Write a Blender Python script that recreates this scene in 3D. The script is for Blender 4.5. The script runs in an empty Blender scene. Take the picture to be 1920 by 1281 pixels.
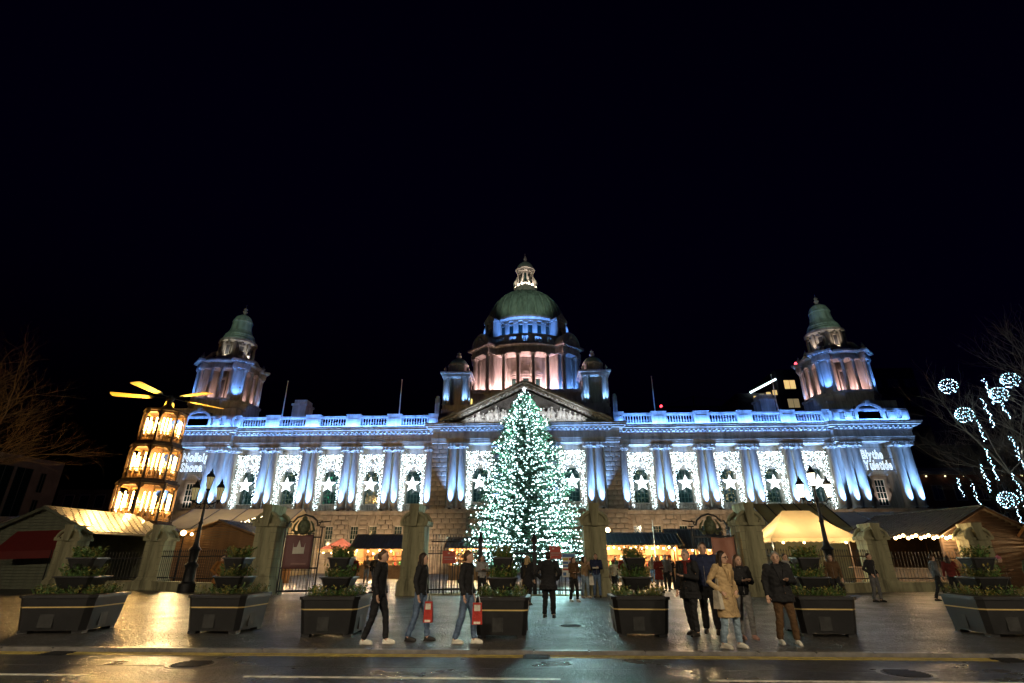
import bpy, bmesh, math, random
from math import sin, cos, pi, radians, sqrt, atan2
from mathutils import Vector, Matrix, Euler, noise as mnoise
random.seed(7)
S = bpy.context.scene
COL = S.collection

# ---------------------------------------------------------------- camera
cam_d = bpy.data.cameras.new('camera')
cam = bpy.data.objects.new('camera', cam_d); COL.objects.link(cam)
cam_d.sensor_width = 36.0; cam_d.sensor_fit = 'HORIZONTAL'
cam_d.lens = 979.4 / 1920 * 36.0
cam.location = (1.063, -68.312, 1.529)
cam.rotation_euler = (pi/2 + 0.395, 0, 0.042)
cam_d.clip_start = 0.05; cam_d.clip_end = 3000
S.camera = cam

# ---------------------------------------------------------------- night sky
w = bpy.data.worlds.new('World'); S.world = w; w.use_nodes = True
nt = w.node_tree; bg = nt.nodes['Background']
sky = nt.nodes.new('ShaderNodeTexSky'); sky.sky_type = 'NISHITA'; sky.sun_disc = False
sky.ozone_density = 10.0; sky.dust_density = 0.0; sky.sun_elevation = radians(-4.0); sky.sun_rotation = radians(150)
nt.links.new(sky.outputs[0], bg.inputs[0]); bg.inputs[1].default_value = 0.22

# ---------------------------------------------------------------- colour management / sampling
S.view_settings.view_transform = 'Standard'; S.view_settings.look = 'None'
S.view_settings.exposure = 0.0; S.view_settings.gamma = 1.0
S.render.engine = 'CYCLES'
S.cycles.use_denoising = True
S.cycles.use_light_tree = True
S.cycles.max_bounces = 5; S.cycles.diffuse_bounces = 2; S.cycles.glossy_bounces = 3
S.cycles.transmission_bounces = 4; S.cycles.transparent_max_bounces = 6
S.cycles.sample_clamp_indirect = 3.0
S.cycles.caustics_reflective = False; S.cycles.caustics_refractive = False

# ================================================================ helpers
class MB:
    def __init__(s): s.v = []; s.f = []; s.m = []
    def add(s, vs, fs, m=0, M=None):
        o = len(s.v)
        s.v.extend([tuple(M @ Vector(p)) for p in vs] if M else [tuple(p) for p in vs])
        s.f.extend([tuple(i+o for i in f) for f in fs]); s.m.extend([m]*len(fs))
        return s
    def box(s, x0, x1, y0, y1, z0, z1, m=0, M=None, top=None):
        a = [(x0,y0,z0),(x1,y0,z0),(x1,y1,z0),(x0,y1,z0),(x0,y0,z1),(x1,y0,z1),(x1,y1,z1),(x0,y1,z1)]
        if top:                                        # top inset (negative = flare)
            tx, ty = top
            a[4]=(x0+tx,y0+ty,z1);a[5]=(x1-tx,y0+ty,z1);a[6]=(x1-tx,y1-ty,z1);a[7]=(x0+tx,y1-ty,z1)
        return s.add(a, [(0,3,2,1),(4,5,6,7),(0,1,5,4),(1,2,6,5),(2,3,7,6),(3,0,4,7)], m, M)
    def bev(s, x0, x1, y0, y1, z0, z1, b=.03, m=0, M=None):
        # block with a chamfered front (towards -y)
        a = [(x0,y1,z0),(x1,y1,z0),(x1,y1,z1),(x0,y1,z1),(x0,y0+b,z0),(x1,y0+b,z0),(x1,y0+b,z1),(x0,y0+b,z1),
             (x0+b,y0,z0+b),(x1-b,y0,z0+b),(x1-b,y0,z1-b),(x0+b,y0,z1-b)]
        return s.add(a, [(0,1,2,3),(0,4,5,1),(1,5,6,2),(2,6,7,3),(3,7,4,0),(4,8,9,5),(5,9,10,6),(6,10,11,7),(7,11,8,4),(8,11,10,9)], m, M)
    def lathe(s, prof, n=16, cx=0, cy=0, m=0, a0=0., a1=2*pi, M=None, cap=True):
        full = abs(a1-a0-2*pi) < 1e-6; k = n if full else n+1
        vs = []
        for r, z in prof:
            for i in range(k):
                a = a0+(a1-a0)*i/n; vs.append((cx+r*cos(a), cy+r*sin(a), z))
        fs = []
        for j in range(len(prof)-1):
            for i in range(n):
                i2 = (i+1) % k
                fs.append((j*k+i, j*k+i2, (j+1)*k+i2, (j+1)*k+i))
        if cap and full:
            fs.append(tuple(reversed(range(k)))); fs.append(tuple((len(prof)-1)*k+i for i in range(k)))
        return s.add(vs, fs, m, M)
    def tube(s, pts, rad, n=6, m=0, cap=True, flat=1.0, M=None):
        if not isinstance(rad, (list, tuple)): rad = [rad]*len(pts)
        P = [Vector(p) for p in pts]; vs = []; up = None
        for i, p in enumerate(P):
            t = (P[min(i+1, len(P)-1)]-P[max(i-1, 0)])
            if t.length < 1e-9: t = Vector((0,0,1))
            t.normalize()
            if up is None:
                up = Vector((1,0,0)) if abs(t.x) < .8 else Vector((0,1,0))
            b = up - t*up.dot(t)
            if b.length < 1e-6: b = t.orthogonal()
            b.normalize(); c = t.cross(b); up = b
            for k in range(n):
                a = 2*pi*k/n; q = p + b*(cos(a)*rad[i]) + c*(sin(a)*rad[i]*flat); vs.append(tuple(q))
        fs = [(j*n+i, j*n+(i+1)%n, (j+1)*n+(i+1)%n, (j+1)*n+i) for j in range(len(P)-1) for i in range(n)]
        if cap: fs += [tuple(reversed(range(n))), tuple((len(P)-1)*n+i for i in range(n))]
        return s.add(vs, fs, m, M)
    def prism(s, poly, y0, y1, m=0, M=None):          # polygon in x,z extruded along y (counter-clockwise seen from -y)
        n = len(poly)
        vs = [(x, y0, z) for x, z in poly] + [(x, y1, z) for x, z in poly]
        fs = [tuple(range(n)), tuple(reversed(range(n, 2*n)))] + [(i, i+n, (i+1)%n+n, (i+1)%n) for i in range(n)]
        return s.add(vs, fs, m, M)
    def ball(s, c, r, n=8, k=5, m=0, sc=(1,1,1), M=None):
        vs = [(c[0], c[1], c[2]-r*sc[2])]
        for j in range(1, k):
            t = -pi/2+pi*j/k
            for i in range(n):
                a = 2*pi*i/n; vs.append((c[0]+r*sc[0]*cos(t)*cos(a), c[1]+r*sc[1]*cos(t)*sin(a), c[2]+r*sc[2]*sin(t)))
        vs.append((c[0], c[1], c[2]+r*sc[2])); L = len(vs)-1
        fs = [(0, 1+(i+1)%n, 1+i) for i in range(n)]
        for j in range(k-2):
            for i in range(n):
                fs.append((1+j*n+i, 1+j*n+(i+1)%n, 1+(j+1)*n+(i+1)%n, 1+(j+1)*n+i))
        fs += [(1+(k-2)*n+i, 1+(k-2)*n+(i+1)%n, L) for i in range(n)]
        return s.add(vs, fs, m, M)
    def octa(s, c, r, m=0):
        x, y, z = c
        return s.add([(x+r,y,z),(x-r,y,z),(x,y+r,z),(x,y-r,z),(x,y,z+r),(x,y,z-r)],
                     [(0,2,4),(2,1,4),(1,3,4),(3,0,4),(2,0,5),(1,2,5),(3,1,5),(0,3,5)], m)
    def mesh(s, name, mats, smooth=True, ang=38):
        me = bpy.data.meshes.new(name); me.from_pydata(s.v, [], s.f)
        for mt in (mats if isinstance(mats, (list, tuple)) else [mats]): me.materials.append(mt)
        me.polygons.foreach_set('material_index', s.m)
        me.validate(); me.update()
        if smooth:
            me.shade_smooth(); me.set_sharp_from_angle(angle=radians(ang))
        return me
    def build(s, name, mats, parent=None, loc=None, smooth=True, ang=38, **kw):
        return ob(name, s.mesh(name, mats, smooth, ang), parent, loc, **kw)

def ob(name, data, parent=None, loc=None, rot=None, scale=None, kind=None, label=None):
    o = bpy.data.objects.new(name, data); COL.objects.link(o)
    if parent: o.parent = parent
    if loc: o.location = loc
    if rot: o.rotation_euler = rot
    if scale: o.scale = scale
    if kind: o['kind'] = kind
    if label: o['label'] = label
    return o
def tag(o, label, cat, group=None):
    o['label'] = label; o['category'] = cat
    if group: o['group'] = group
    return o
def thing(name, label, cat, loc=(0,0,0), rotz=0, group=None):
    o = ob(name, None, None, loc, (0,0,rotz)); o.empty_display_size = .3
    return tag(o, label, cat, group)
def copy_tree(o, parent=None):
    c = o.copy(); COL.objects.link(c); c.parent = parent
    for ch in list(o.children): copy_tree(ch, c)
    return c
def T(x=0, y=0, z=0, rz=0, rx=0, ry=0): return Matrix.Translation((x,y,z)) @ Euler((rx,ry,rz)).to_matrix().to_4x4()

# ---------------------------------------------------------------- materials
def nodes(name):
    m = bpy.data.materials.new(name); m.use_nodes = True
    return m, m.node_tree, m.node_tree.nodes['Principled BSDF']
def ramp(nt, src, stops):
    r = nt.nodes.new('ShaderNodeValToRGB'); e = r.color_ramp.elements
    e[0].position, e[0].color = stops[0][0], (*stops[0][1], 1); e[1].position, e[1].color = stops[-1][0], (*stops[-1][1], 1)
    for p, c in stops[1:-1]:
        x = e.new(p); x.color = (*c, 1)
    nt.links.new(src, r.inputs[0]); return r
def noise(nt, scale, detail=4, rough=.6, co=None):
    n = nt.nodes.new('ShaderNodeTexNoise'); n.inputs['Scale'].default_value = scale
    n.inputs['Detail'].default_value = detail; n.inputs['Roughness'].default_value = rough
    if co is None:
        t = nt.nodes.new('ShaderNodeTexCoord'); co = t.outputs['Object']
    nt.links.new(co, n.inputs['Vector']); return n
def bump(nt, b, src, strength, dist):
    k = nt.nodes.new('ShaderNodeBump'); k.inputs['Strength'].default_value = strength; k.inputs['Distance'].default_value = dist
    nt.links.new(src, k.inputs['Height']); nt.links.new(k.outputs[0], b.inputs['Normal']); return k
def varied(name, c, d=.25, scale=1.2, rough=.8, bs=.3, bd=.02, bscale=14, metal=0, spec=.3, streak=False):
    m, nt, b = nodes(name)
    t = nt.nodes.new('ShaderNodeTexCoord'); co = t.outputs['Object']
    if streak:
        mp = nt.nodes.new('ShaderNodeMapping'); mp.inputs['Scale'].default_value = (1.6, 1.6, .22)
        nt.links.new(co, mp.inputs[0]); co2 = mp.outputs[0]
    else: co2 = co
    n = noise(nt, scale, 6, .65, co2)
    lo = tuple(max(0, x*(1-d*1.5)) for x in c); hi = tuple(min(1, x*(1+d)) for x in c)
    r = ramp(nt, n.outputs[0], [(.3, lo), (.52, c), (.72, hi)])
    nt.links.new(r.outputs[0], b.inputs['Base Color'])
    b.inputs['Roughness'].default_value = rough; b.inputs['Metallic'].default_value = metal
    b.inputs['Specular IOR Level'].default_value = spec
    if bs: bump(nt, b, noise(nt, bscale, 5, .7, co).outputs[0], bs, bd)
    return m
def emit(name, c, s, sample='NONE'):
    m, nt, b = nodes(name); b.inputs['Base Color'].default_value = (*[x*.5 for x in c], 1)
    b.inputs['Emission Color'].default_value = (*c, 1); b.inputs['Emission Strength'].default_value = s
    m.cycles.emission_sampling = sample; return m
def plain(name, c, rough=.5, metal=0, spec=.4): return varied(name, c, .12, 3, rough, .08, .004, 30, metal, spec)

STONE = varied('portland_stone', (.36,.325,.275), .38, .9, .85, .35, .02, 9, streak=True)
STONE2 = varied('rusticated_stone', (.33,.285,.23), .4, .8, .88, .7, .03, 7)
PIERST = varied('mossy_pier_stone', (.27,.255,.155), .55, 1.3, .9, .4, .012, 16, streak=True)
SHADE_JOINT = varied('shade_and_joint_stone', (.13,.115,.10), .4, 1.2, .9, .5, .02, 9)  # dark stone: tympanum shade put into the colour, also pier joints
LEDB = emit('icy_blue_led', (.50,.82,1.0), 13)
ROOFM = varied('lead_roof', (.06,.06,.065), .3, .8, .6)
COPPER = varied('green_copper', (.25,.345,.275), .4, .8, .65, .25, .02, 6, streak=True)
IRON = varied('black_iron', (.018,.018,.02), .2, 5, .45, .2, .004, 40, .4)
MARBLE = varied('relief_stone', (.48,.44,.38), .25, 2, .8, .5, .02, 12)
def glass(name, c, rough=.08):
    m, nt, b = nodes(name); b.inputs['Base Color'].default_value = (*c, 1)
    b.inputs['Roughness'].default_value = rough; b.inputs['Specular IOR Level'].default_value = .7; return m
WINGLASS = glass('dark_window_glass', (.01,.03,.03))
WHITEPAINT = plain('white_paint', (.75,.74,.7), .5)
WOOD = varied('stained_timber', (.20,.11,.05), .3, 2.2, .65, .3, .01, 18)
WOODG = varied('grey_green_timber', (.13,.14,.10), .3, 2.2, .7, .3, .01, 18)
SHING = varied('bitumen_shingle', (.17,.155,.13), .4, 3, .28, .4, .01, 30, spec=.9)
ROOFTILE = varied('dark_roof_sheet', (.035,.038,.05), .3, 2, .35, .2, .01, 20, spec=.6)
LED = emit('cool_white_led', (.78,.95,1.0), 14)
LEDT = emit('tree_led', (.70,.98,1.0), 13)
STAR = emit('white_star_light', (.86,.97,1.0), 4.5)
NEON = emit('blue_white_neon', (.80,.92,1.0), 2.2)
WARM = emit('warm_bulb', (1.0,.62,.22), 22)
CANDLE = emit('candle_lamp', (1.0,.64,.22), 18)
LANTLIT = emit('lit_lantern_glass', (1.0,.86,.62), 9)
def plight(parent, loc, e, c, r=.08, name='lamp'):
    d = bpy.data.lights.new(name, 'POINT'); d.energy = e; d.color = c; d.shadow_soft_size = r
    o = ob(name, d, parent, loc); return o
def slight(parent, loc, to, e, c, ang=60, r=.1, blend=.6, name='floodlight_lamp'):
    d = bpy.data.lights.new(name, 'SPOT'); d.energy = e; d.color = c; d.spot_size = radians(ang); d.spot_blend = blend; d.shadow_soft_size = r
    o = ob(name, d, parent, loc); v = Vector(to)-Vector(loc)
    o.rotation_euler = v.to_track_quat('-Z', 'Y').to_euler(); return o
def alight(parent, loc, rot, sx, sy, e, c, name='strip_lamp', spread=180):
    d = bpy.data.lights.new(name, 'AREA'); d.shape = 'RECTANGLE'; d.size = sx; d.size_y = sy; d.energy = e; d.color = c; d.spread = radians(spread)
    return ob(name, d, parent, loc, rot)
BLUE = (.10,.29,1.0); PALEB = (.18,.415,1.0); PINK = (1.0,.61,.64); WARMC = (1.0,.62,.28); COOL = (.72,.95,1.0)
# ================================================================ ground
def wet(name, c, dark, rmin, rmax, bsc, bstr, vor=None):
    m, nt, b = nodes(name)
    t = nt.nodes.new('ShaderNodeTexCoord'); co = t.outputs['Object']
    n1 = noise(nt, .35, 5, .6, co); n2 = noise(nt, 13, 4, .8, co)
    mx = nt.nodes.new('ShaderNodeMix'); mx.data_type = 'RGBA'; mx.inputs[0].default_value = .5
    r1 = ramp(nt, n1.outputs[0], [(.3, dark), (.7, c)]); r2 = ramp(nt, n2.outputs[0], [(.3, dark), (.75, tuple(x*1.9 for x in c))])
    nt.links.new(r1.outputs[0], mx.inputs[6]); nt.links.new(r2.outputs[0], mx.inputs[7]); nt.links.new(mx.outputs[2], b.inputs['Base Color'])
    rr = ramp(nt, noise(nt, .8, 4, .6, co).outputs[0], [(.35, (rmin,)*3), (.68, (rmax,)*3)])
    nt.links.new(rr.outputs[0], b.inputs['Roughness']); b.inputs['Specular IOR Level'].default_value = .62
    if vor:
        v = nt.nodes.new('ShaderNodeTexVoronoi'); v.feature = 'DISTANCE_TO_EDGE'; v.inputs['Scale'].default_value = vor
        nt.links.new(co, v.inputs['Vector'])
        rv = ramp(nt, v.outputs[0], [(0, (0,0,0)), (.12, (1,1,1))])
        ad = nt.nodes.new('ShaderNodeMath'); ad.operation = 'MULTIPLY_ADD'; ad.inputs[1].default_value = .6
        nt.links.new(rv.outputs[0], ad.inputs[0]); nt.links.new(noise(nt, bsc, 5, .7, co).outputs[0], ad.inputs[2]); src = ad.outputs[0]
    else:
        src = noise(nt, bsc, 3, .75, co).outputs[0]
    bump(nt, b, src, bstr, .03); return m
PAVE = wet('wet_forecourt_paving', (.055,.05,.046), (.022,.021,.02), .28, .5, 15, 1.0, 8)
ROAD = wet('wet_asphalt', (.045,.044,.045), (.016,.016,.017), .24, .48, 15, 1.0)
KERBM = varied('granite_kerb', (.16,.15,.14), .3, 4, .35, .3, .01, 30, spec=.6)
YEL = varied('worn_yellow_paint', (.42,.32,.07), .4, 6, .45, .3, .005, 40)
WHT = varied('worn_white_paint', (.62,.60,.52), .35, 7, .45, .3, .005, 40)

KY = -57.3; RZ = -.06
g = MB().add([(-900,KY,0),(900,KY,0),(900,1200,0),(-900,1200,0)], [(0,1,2,3)]).build('pavement', PAVE, smooth=False); g['kind'] = 'structure'
g2 = MB().add([(-900,-200,RZ),(900,-200,RZ),(900,KY,RZ),(-900,KY,RZ)], [(0,1,2,3)]).build('road', ROAD, smooth=False); g2['kind'] = 'structure'
g3 = MB().box(-300,300,-120,-71,-.2,.02).build('near_pavement', PAVE, smooth=False); g3['kind'] = 'structure'
km = MB().box(-.485,.485,-.14,.0,-.13,.006).mesh('kerb_stone', KERBM)
for i in range(38):
    o = ob('kerb_stone', km, g, (-18.5+i, KY-.002, random.uniform(-.004,.004)), (0,0,random.uniform(-.004,.004)))
mk = MB().box(-60,60,-.14,0,-.13,-.012).build('kerb_bed', KERBM, g, (0,KY+.002,0))
for y in (-57.54, -57.70):
    MB().box(-60,60,y-.045,y+.045,RZ-.004,RZ+.004).build('yellow_line', YEL, g2)
for x0, x1 in ((-10.5,-5.57),(-3.24,1.39),(3.5,8.4)):
    MB().box(x0,x1,-59.56,-59.46,RZ-.004,RZ+.004).build('lane_dash', WHT, g2)
MB().box(-60,60,-58.75,-58.72,RZ-.0035,RZ+.0015).build('tar_seam', ROOFM, g2)

for x, y, r, par, z in ((-4.6,-58.6,.33,g2,RZ),(6.6,-58.9,.33,g2,RZ),(1.9,-53.6,.3,g,0)):
    mh = MB().lathe([(r+.06,-.02),(r+.06,.004)],20).build('manhole_rim', KERBM, par, (x,y,z)); mc = MB().lathe([(r,-.01),(r,.008)],20)
    for i in range(-3,4): mc.box(-sqrt(r*r-(i*r/4)**2)*.85,sqrt(r*r-(i*r/4)**2)*.85,i*r/4-.012,i*r/4+.012,.008,.016)
    mc.build('manhole_cover', IRON, mh)
for x in (-7.7,1.05,9.1):
    dg_ = MB().box(-.24,.24,-.2,.2,-.02,.002).build('drain_grate', IRON, g2, (x,KY-.38,RZ+.003))
    for i in range(6): MB().box(-.21,.21,-.165+i*.066-.012,-.165+i*.066+.012,.002,.014).build('grate_bar', IRON, dg_, smooth=False)
# ================================================================ city hall
hall = thing('city_hall', 'long floodlit stone city hall with green central dome and two corner towers', 'building')
BAYS = [14.475+5.415*k for k in range(5)]
ZB, ZC = 7.0, 15.0
# column with base and capital
sh = MB().lathe([(.52,7.45),(.51,8.5),(.50,10),(.475,12),(.45,13.6),(.44,14.3),(.48,14.33),(.48,14.4)], 18)
M_SH = sh.mesh('column', STONE)
cb = MB().box(-.68,.68,-.68,.68,7.0,7.16).lathe([(.66,7.16),(.70,7.22),(.66,7.29),(.58,7.31),(.58,7.34),(.62,7.38),(.6,7.43),(.52,7.46)], 18)
M_CB = cb.mesh('column_base', STONE)
cc = MB().box(-.66,.66,-.66,.66,14.84,15.0).lathe([(.46,14.4),(.56,14.55),(.60,14.7),(.56,14.84)], 14)
for sx in (-1,1): cc.lathe([(.2,-.62),(.2,.62)], 10, 0, 0, 0, M=T(sx*.54, 0, 14.62, 0, pi/2))
cc.box(-.1,.1,-.74,-.58,14.5,14.95)
M_CC = cc.mesh('capital', STONE)
FIX = varied('black_lamp_housing', (.02,.02,.022), .2, 5, .4, 0)
M_FX = MB().box(-.16,.16,-.1,.1,0,.12).lathe([(.11,.12),(.13,.18)],8).mesh('uplight', FIX)
def column(x, y, parent=hall, up=True, e=12000, scale=None):
    o = ob('column', M_SH, parent, (x,y,0)); ob('column_base', M_CB, o); ob('capital', M_CC, o)
    if up:
        ob('uplight', M_FX, o, (0,-.98,7.0)); slight(o, (0,-1.0,7.25), (0,-.40,14.2), e, PALEB, 58, .05, .9)
    return o
WY = -0.95   # wing column line
UPC = []
for s in (-1, 1):
    xs = []
    for k in range(4):
        m = BAYS[k]+5.415/2; xs += [m-.64, m+.64]
    xs += [BAYS[0]-5.415/2+.64, BAYS[4]+5.415/2-.62]
    for x in xs: column(s*x, WY)
# upper wing walls with openings
BW, BH0, BH1 = .9, 8.0, 12.1
M_FR = MB()
M_FR.box(-.95,-.83,-.06,.08,8.0,12.1).box(.83,.95,-.06,.08,8.0,12.1).box(-.83,.83,-.06,.08,11.98,12.1).box(-.83,.83,-.06,.08,8.0,8.1).box(-.83,.83,-.05,.07,10.0,10.1)
for x in (-.42,0,.42): M_FR.box(x-.025,x+.025,-.03,.03,8.1,11.98)
for i in range(1,7): M_FR.box(-.83,.83,-.028,.028,8.1+i*.56-.02,8.1+i*.56+.02)
M_FR = M_FR.mesh('window_frame', plain('window_frame_paint', (.05,.09,.08), .5))
M_PANE = MB().box(-.83,.83,-.01,.01,8.1,11.98)
def lit_glass(name, col, amt, sc):
    m, nt, b = nodes(name); b.inputs['Base Color'].default_value = (.008,.025,.024,1); b.inputs['Roughness'].default_value = .07
    n = noise(nt, sc, 3, .7); r = ramp(nt, n.outputs[0], [(.55,(0,0,0)),(.7,(amt,)*3)])
    b.inputs['Emission Color'].default_value = (*col,1); nt.links.new(r.outputs[0], b.inputs['Emission Strength'])
    m.cycles.emission_sampling = 'NONE'; return m
GL = [WINGLASS, lit_glass('window_glass_warm_room', (1,.8,.35), .8, 2.6), lit_glass('window_glass_green_light', (.1,1,.45), .7, 1.6), lit_glass('window_glass_dim_room', (.7,.8,.4), .35, 3.1)]
M_PN = []
for q in GL:
    M_PN.append(MB().box(-.83,.83,-.01,.01,8.1,11.98).mesh('pane', q))
M_SUR = MB()
for s in (-1,1):
    for i in range(7):
        wv = .34 if i%2 else .22
        M_SUR.box(min(s*.95,s*(.95+wv)),max(s*.95,s*(.95+wv)),-.22,.06,8.02+i*.585,8.02+i*.585+.54)
M_SUR.box(-1.25,1.25,-.2,.06,12.12,12.5).box(-1.4,1.4,-.34,.06,12.5,12.66).prism([(-1.42,12.66),(1.42,12.66),(0,13.3)],-.34,.06)
M_SUR = M_SUR.mesh('window_surround', STONE)
bal = MB().box(-1.2,1.2,-.5,-.2,7.0,7.16).box(-1.22,1.22,-.52,-.18,7.86,8.0)
for i in range(11):
    bal.lathe([(.05,7.16),(.085,7.35),(.05,7.6),(.06,7.86)],6,-1.05+i*.21,-.35)
for sx in (-1.15,1.15): bal.box(sx-.08,sx+.08,-.48,-.22,7.16,7.86)
M_BAL = bal.mesh('window_balcony', STONE)
def bay(x, y, wall_mb, half, gi):
    # wall boxes round one opening
    wall_mb.box(x-half,x-.95,y,y+.6,7.0,15.0).box(x+.95,x+half,y,y+.6,7.0,15.0).box(x-.95,x+.95,y,y+.6,12.1,15.0).box(x-.95,x+.95,y,y+.6,7.0,8.0)
    wn = ob('window_frame', M_FR, hall, (x,y+.25,0)); ob('pane', M_PN[gi], wn, (0,.02,0))
    ob('window_surround', M_SUR, hall, (x,y,0)); ob('window_balcony', M_BAL, hall, (x,y-.05,0))
gis = [[0,1,2,3,0],[3,0,1,3,0]]
for si, s in enumerate((-1,1)):
    wm = MB()
    for k, b_ in enumerate(BAYS): bay(s*b_, .35, wm, 5.415/2, gis[si][k])
    wm.box(min(s*11.7,s*11.77),max(s*11.7,s*11.77),.35,.95,7,15)
    wm.box(min(s*38.85,s*39.2),max(s*38.85,s*39.2),.35,.95,7,15)
    wm.build('wing_wall', STONE, hall, smooth=False)

# entablature profile run along x, front at y0
def entab(mb, x0, x1, y0, yb, ret=0):
    for a, z0, z1 in ((0,15.0,15.28),(-.07,15.28,15.52),(-.14,15.52,15.62),(.0,15.62,16.42),(-.12,16.42,16.55),(-.55,16.78,16.98),(-.85,16.98,17.22),(-.98,17.22,17.4)):
        mb.box(x0-(max(0,-a)*ret), x1+(max(0,-a)*ret), y0+a, yb, z0, z1)
    mb.box(x0, x1, y0-.12, yb, 16.55, 16.78)
def modil(x0, x1, y0, nm='modillions', step=.56):
    n = max(1, int((x1-x0)/step)); d = (x1-x0)/n; mb = MB()
    for i in range(n):
        xx = x0+d*(i+.5); mb.box(xx-.15, xx+.15, y0-.52, y0-.122, 16.56, 16.778)
    return mb
def balus(mb, x0, x1, y, n, z0=17.75, z1=18.72):
    for i in range(n):
        x = x0+(x1-x0)*(i+.5)/n
        mb.lathe([(.06,z0),(.1,z0+.3),(.045,z0+.65),(.07,z1)],6,x,y)
for s in (-1,1):
    e = MB(); a, b_ = sorted((s*11.72, s*38.4)); entab(e, a, b_, -1.5, 2.0); e.build('entablature', STONE, hall, smooth=False)
    modil(a, b_, -1.5).build('modillions', STONE, hall, smooth=False, kind='stuff')
    MB().box(a, b_, -1.75,-1.0,17.42,17.72).box(a, b_, -1.72,-1.05,18.76,19.02).build('balustrade_rail', STONE, hall, smooth=False)
    for k, bx in enumerate(BAYS):
        mb = MB(); balus(mb, s*bx-1.75, s*bx+1.75, -1.38, 10); mb.build('balusters', STONE, hall, kind='stuff')
    for xm in [BAYS[0]-2.45]+[q+5.415/2 for q in BAYS[:4]]+[BAYS[4]+2.3]:
        hw = .92 if BAYS[0]-1 < xm < BAYS[4]+1 else .62
        MB().box(s*xm-hw,s*xm+hw,-1.85,-.9,17.42,19.1).box(s*xm-hw*.7,s*xm+hw*.7,-1.90,-1.85,17.8,18.6).box(s*xm-hw-.08,s*xm+hw+.08,-1.95,-.85,19.1,19.2).build('balustrade_pedestal', STONE, hall, smooth=False)
    # strip lights on the cornice shelf and below the cornice
    alight(hall, (s*25.1,-2.28,17.48), (radians(180-28),0,0), 26.4, .06, 2900, BLUE)
    alight(hall, (s*25.1,-1.78,15.68), (radians(180+14),0,0), 26.4, .05, 420, BLUE, spread=70)
MB().box(-38.5,38.5,1.4,18,16.8,18.6).box(-38,38,3,16,18.6,19.3).build('roof', ROOFM, hall, smooth=False)

# ground floor podium: walls, windows, stones
NSTONE = [0]
stone_cache = {}
def stone(parent, x0, x1, yf, z0, z1, mb=None, dep=.14):
    wd, hg = round(x1-x0,2), round(z1-z0,2)
    if mb is not None: mb.bev(x0+.028,x1-.028,yf,yf+dep,z0+.028,z1-.028,.04); return
    key = (wd, hg, dep, random.randrange(3))
    if key not in stone_cache:
        stone_cache[key] = MB().bev(-wd/2+.028,wd/2-.028,random.uniform(-.02,.02),dep,-hg/2+.028,hg/2-.028,.04).mesh('stone_block', STONE2, False)
    ob('stone_block', stone_cache[key], parent, ((x0+x1)/2, yf, (z0+z1)/2)); NSTONE[0] += 1
def course(parent, x0, x1, yf, z0, z1, wd, off, holes=(), mb=None, objs=True):
    segs = [(x0, x1)]
    for h0, h1, hz0, hz1 in holes:
        if hz1 <= z0+.05 or hz0 >= z1-.05: continue
        ns = []
        for a, b in segs:
            if h1 <= a or h0 >= b: ns.append((a, b)); continue
            if h0-a > .15: ns.append((a, h0))
            if b-h1 > .15: ns.append((h1, b))
        segs = ns
    for a, b in segs:
        n = max(1, round((b-a)/wd)); d = (b-a)/n
        cuts = [a+d*i for i in range(n+1)]
        if off and n > 1: cuts = [a]+[a+d*(i+.5) for i in range(n)]+[b]
        for i in range(len(cuts)-1): stone(parent, cuts[i], cuts[i+1], yf, z0, z1, None if objs else mb)
WFR = plain('pale_sash_paint', (.5,.47,.4), .5)
M_LF = MB().box(-.52,-.44,-.05,.05,2.2,5.3).box(.44,.52,-.05,.05,2.2,5.3).box(-.44,.44,-.05,.05,5.2,5.3).box(-.44,.44,-.05,.05,3.7,3.78).box(-.15,-.12,-.03,.03,2.2,5.2).box(.12,.15,-.03,.03,2.2,5.2)
for i in range(1,6): M_LF.box(-.44,.44,-.025,.025,2.2+i*.52-.012,2.2+i*.52+.012)
M_LF = M_LF.mesh('window_frame', WFR)
M_LP = [MB().box(-.44,.44,-.008,.008,2.2,5.2).mesh('pane', q) for q in (GL[3], WINGLASS)]
PY = -1.75
for si, s in enumerate((-1,1)):
    pod = MB(); a, b_ = sorted((s*11.72, s*38.6)); pod.box(a, b_, PY+.12, .3, 0, 1.0)
    wx = []
    for bx in BAYS: wx += [s*bx-1.15, s*bx+1.15]
    wx.sort(); prev = a
    for x in wx:
        pod.box(prev, x-.5, PY+.12, .3, 1.0, 6.55); prev = x+.5
        pod.box(x-.5, x+.5, PY+.12, .3, 5.3, 6.55); pod.box(x-.5, x+.5, PY+.12, .3, 1.0, 2.2); pod.box(x-.5,x+.5,PY+.6,.3,2.2,5.3)
    pod.box(prev, b_, PY+.12, .3, 1.0, 6.55)
    wall = pod.build('podium_wall', STONE2, hall, smooth=False)
    MB().box(a, b_, PY-.12, .3, 6.55, 6.75).box(a, b_, PY-.22, .3, 6.75, 7.0).build('string_course', STONE, hall, smooth=False)
    for x in wx:
        wn = ob('window_frame', M_LF, hall, (x,PY+.42,0)); ob('pane', M_LP[si], wn, (0,.02,0))
        # flat arch with long keystone
        for q in (-1,0,1):
            t0, t1 = (q-.5)*.36, (q+.5)*.36; u0, u1 = t0*1.75, t1*1.75
            MB().prism([(t0+.015,-.55),(t1-.015,-.55),(u1-.015,.6),(u0+.015,.6)], -.16-.06*(q==0), .0).build('voussoir', STONE2, wall, (x,PY+.12,5.88), smooth=False)
    holes = [(x-.62, x+.62, 2.0, 6.5) for x in wx]
    rest = MB()
    for r in range(10):
        z0 = 1.0+r*.555
        course(wall, a, b_, PY, z0, z0+.555, 1.12, r%2, holes, rest, objs=(r >= 5))
    rest.build('stone_blocks', STONE2, wall, smooth=False, kind='stuff')

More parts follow.
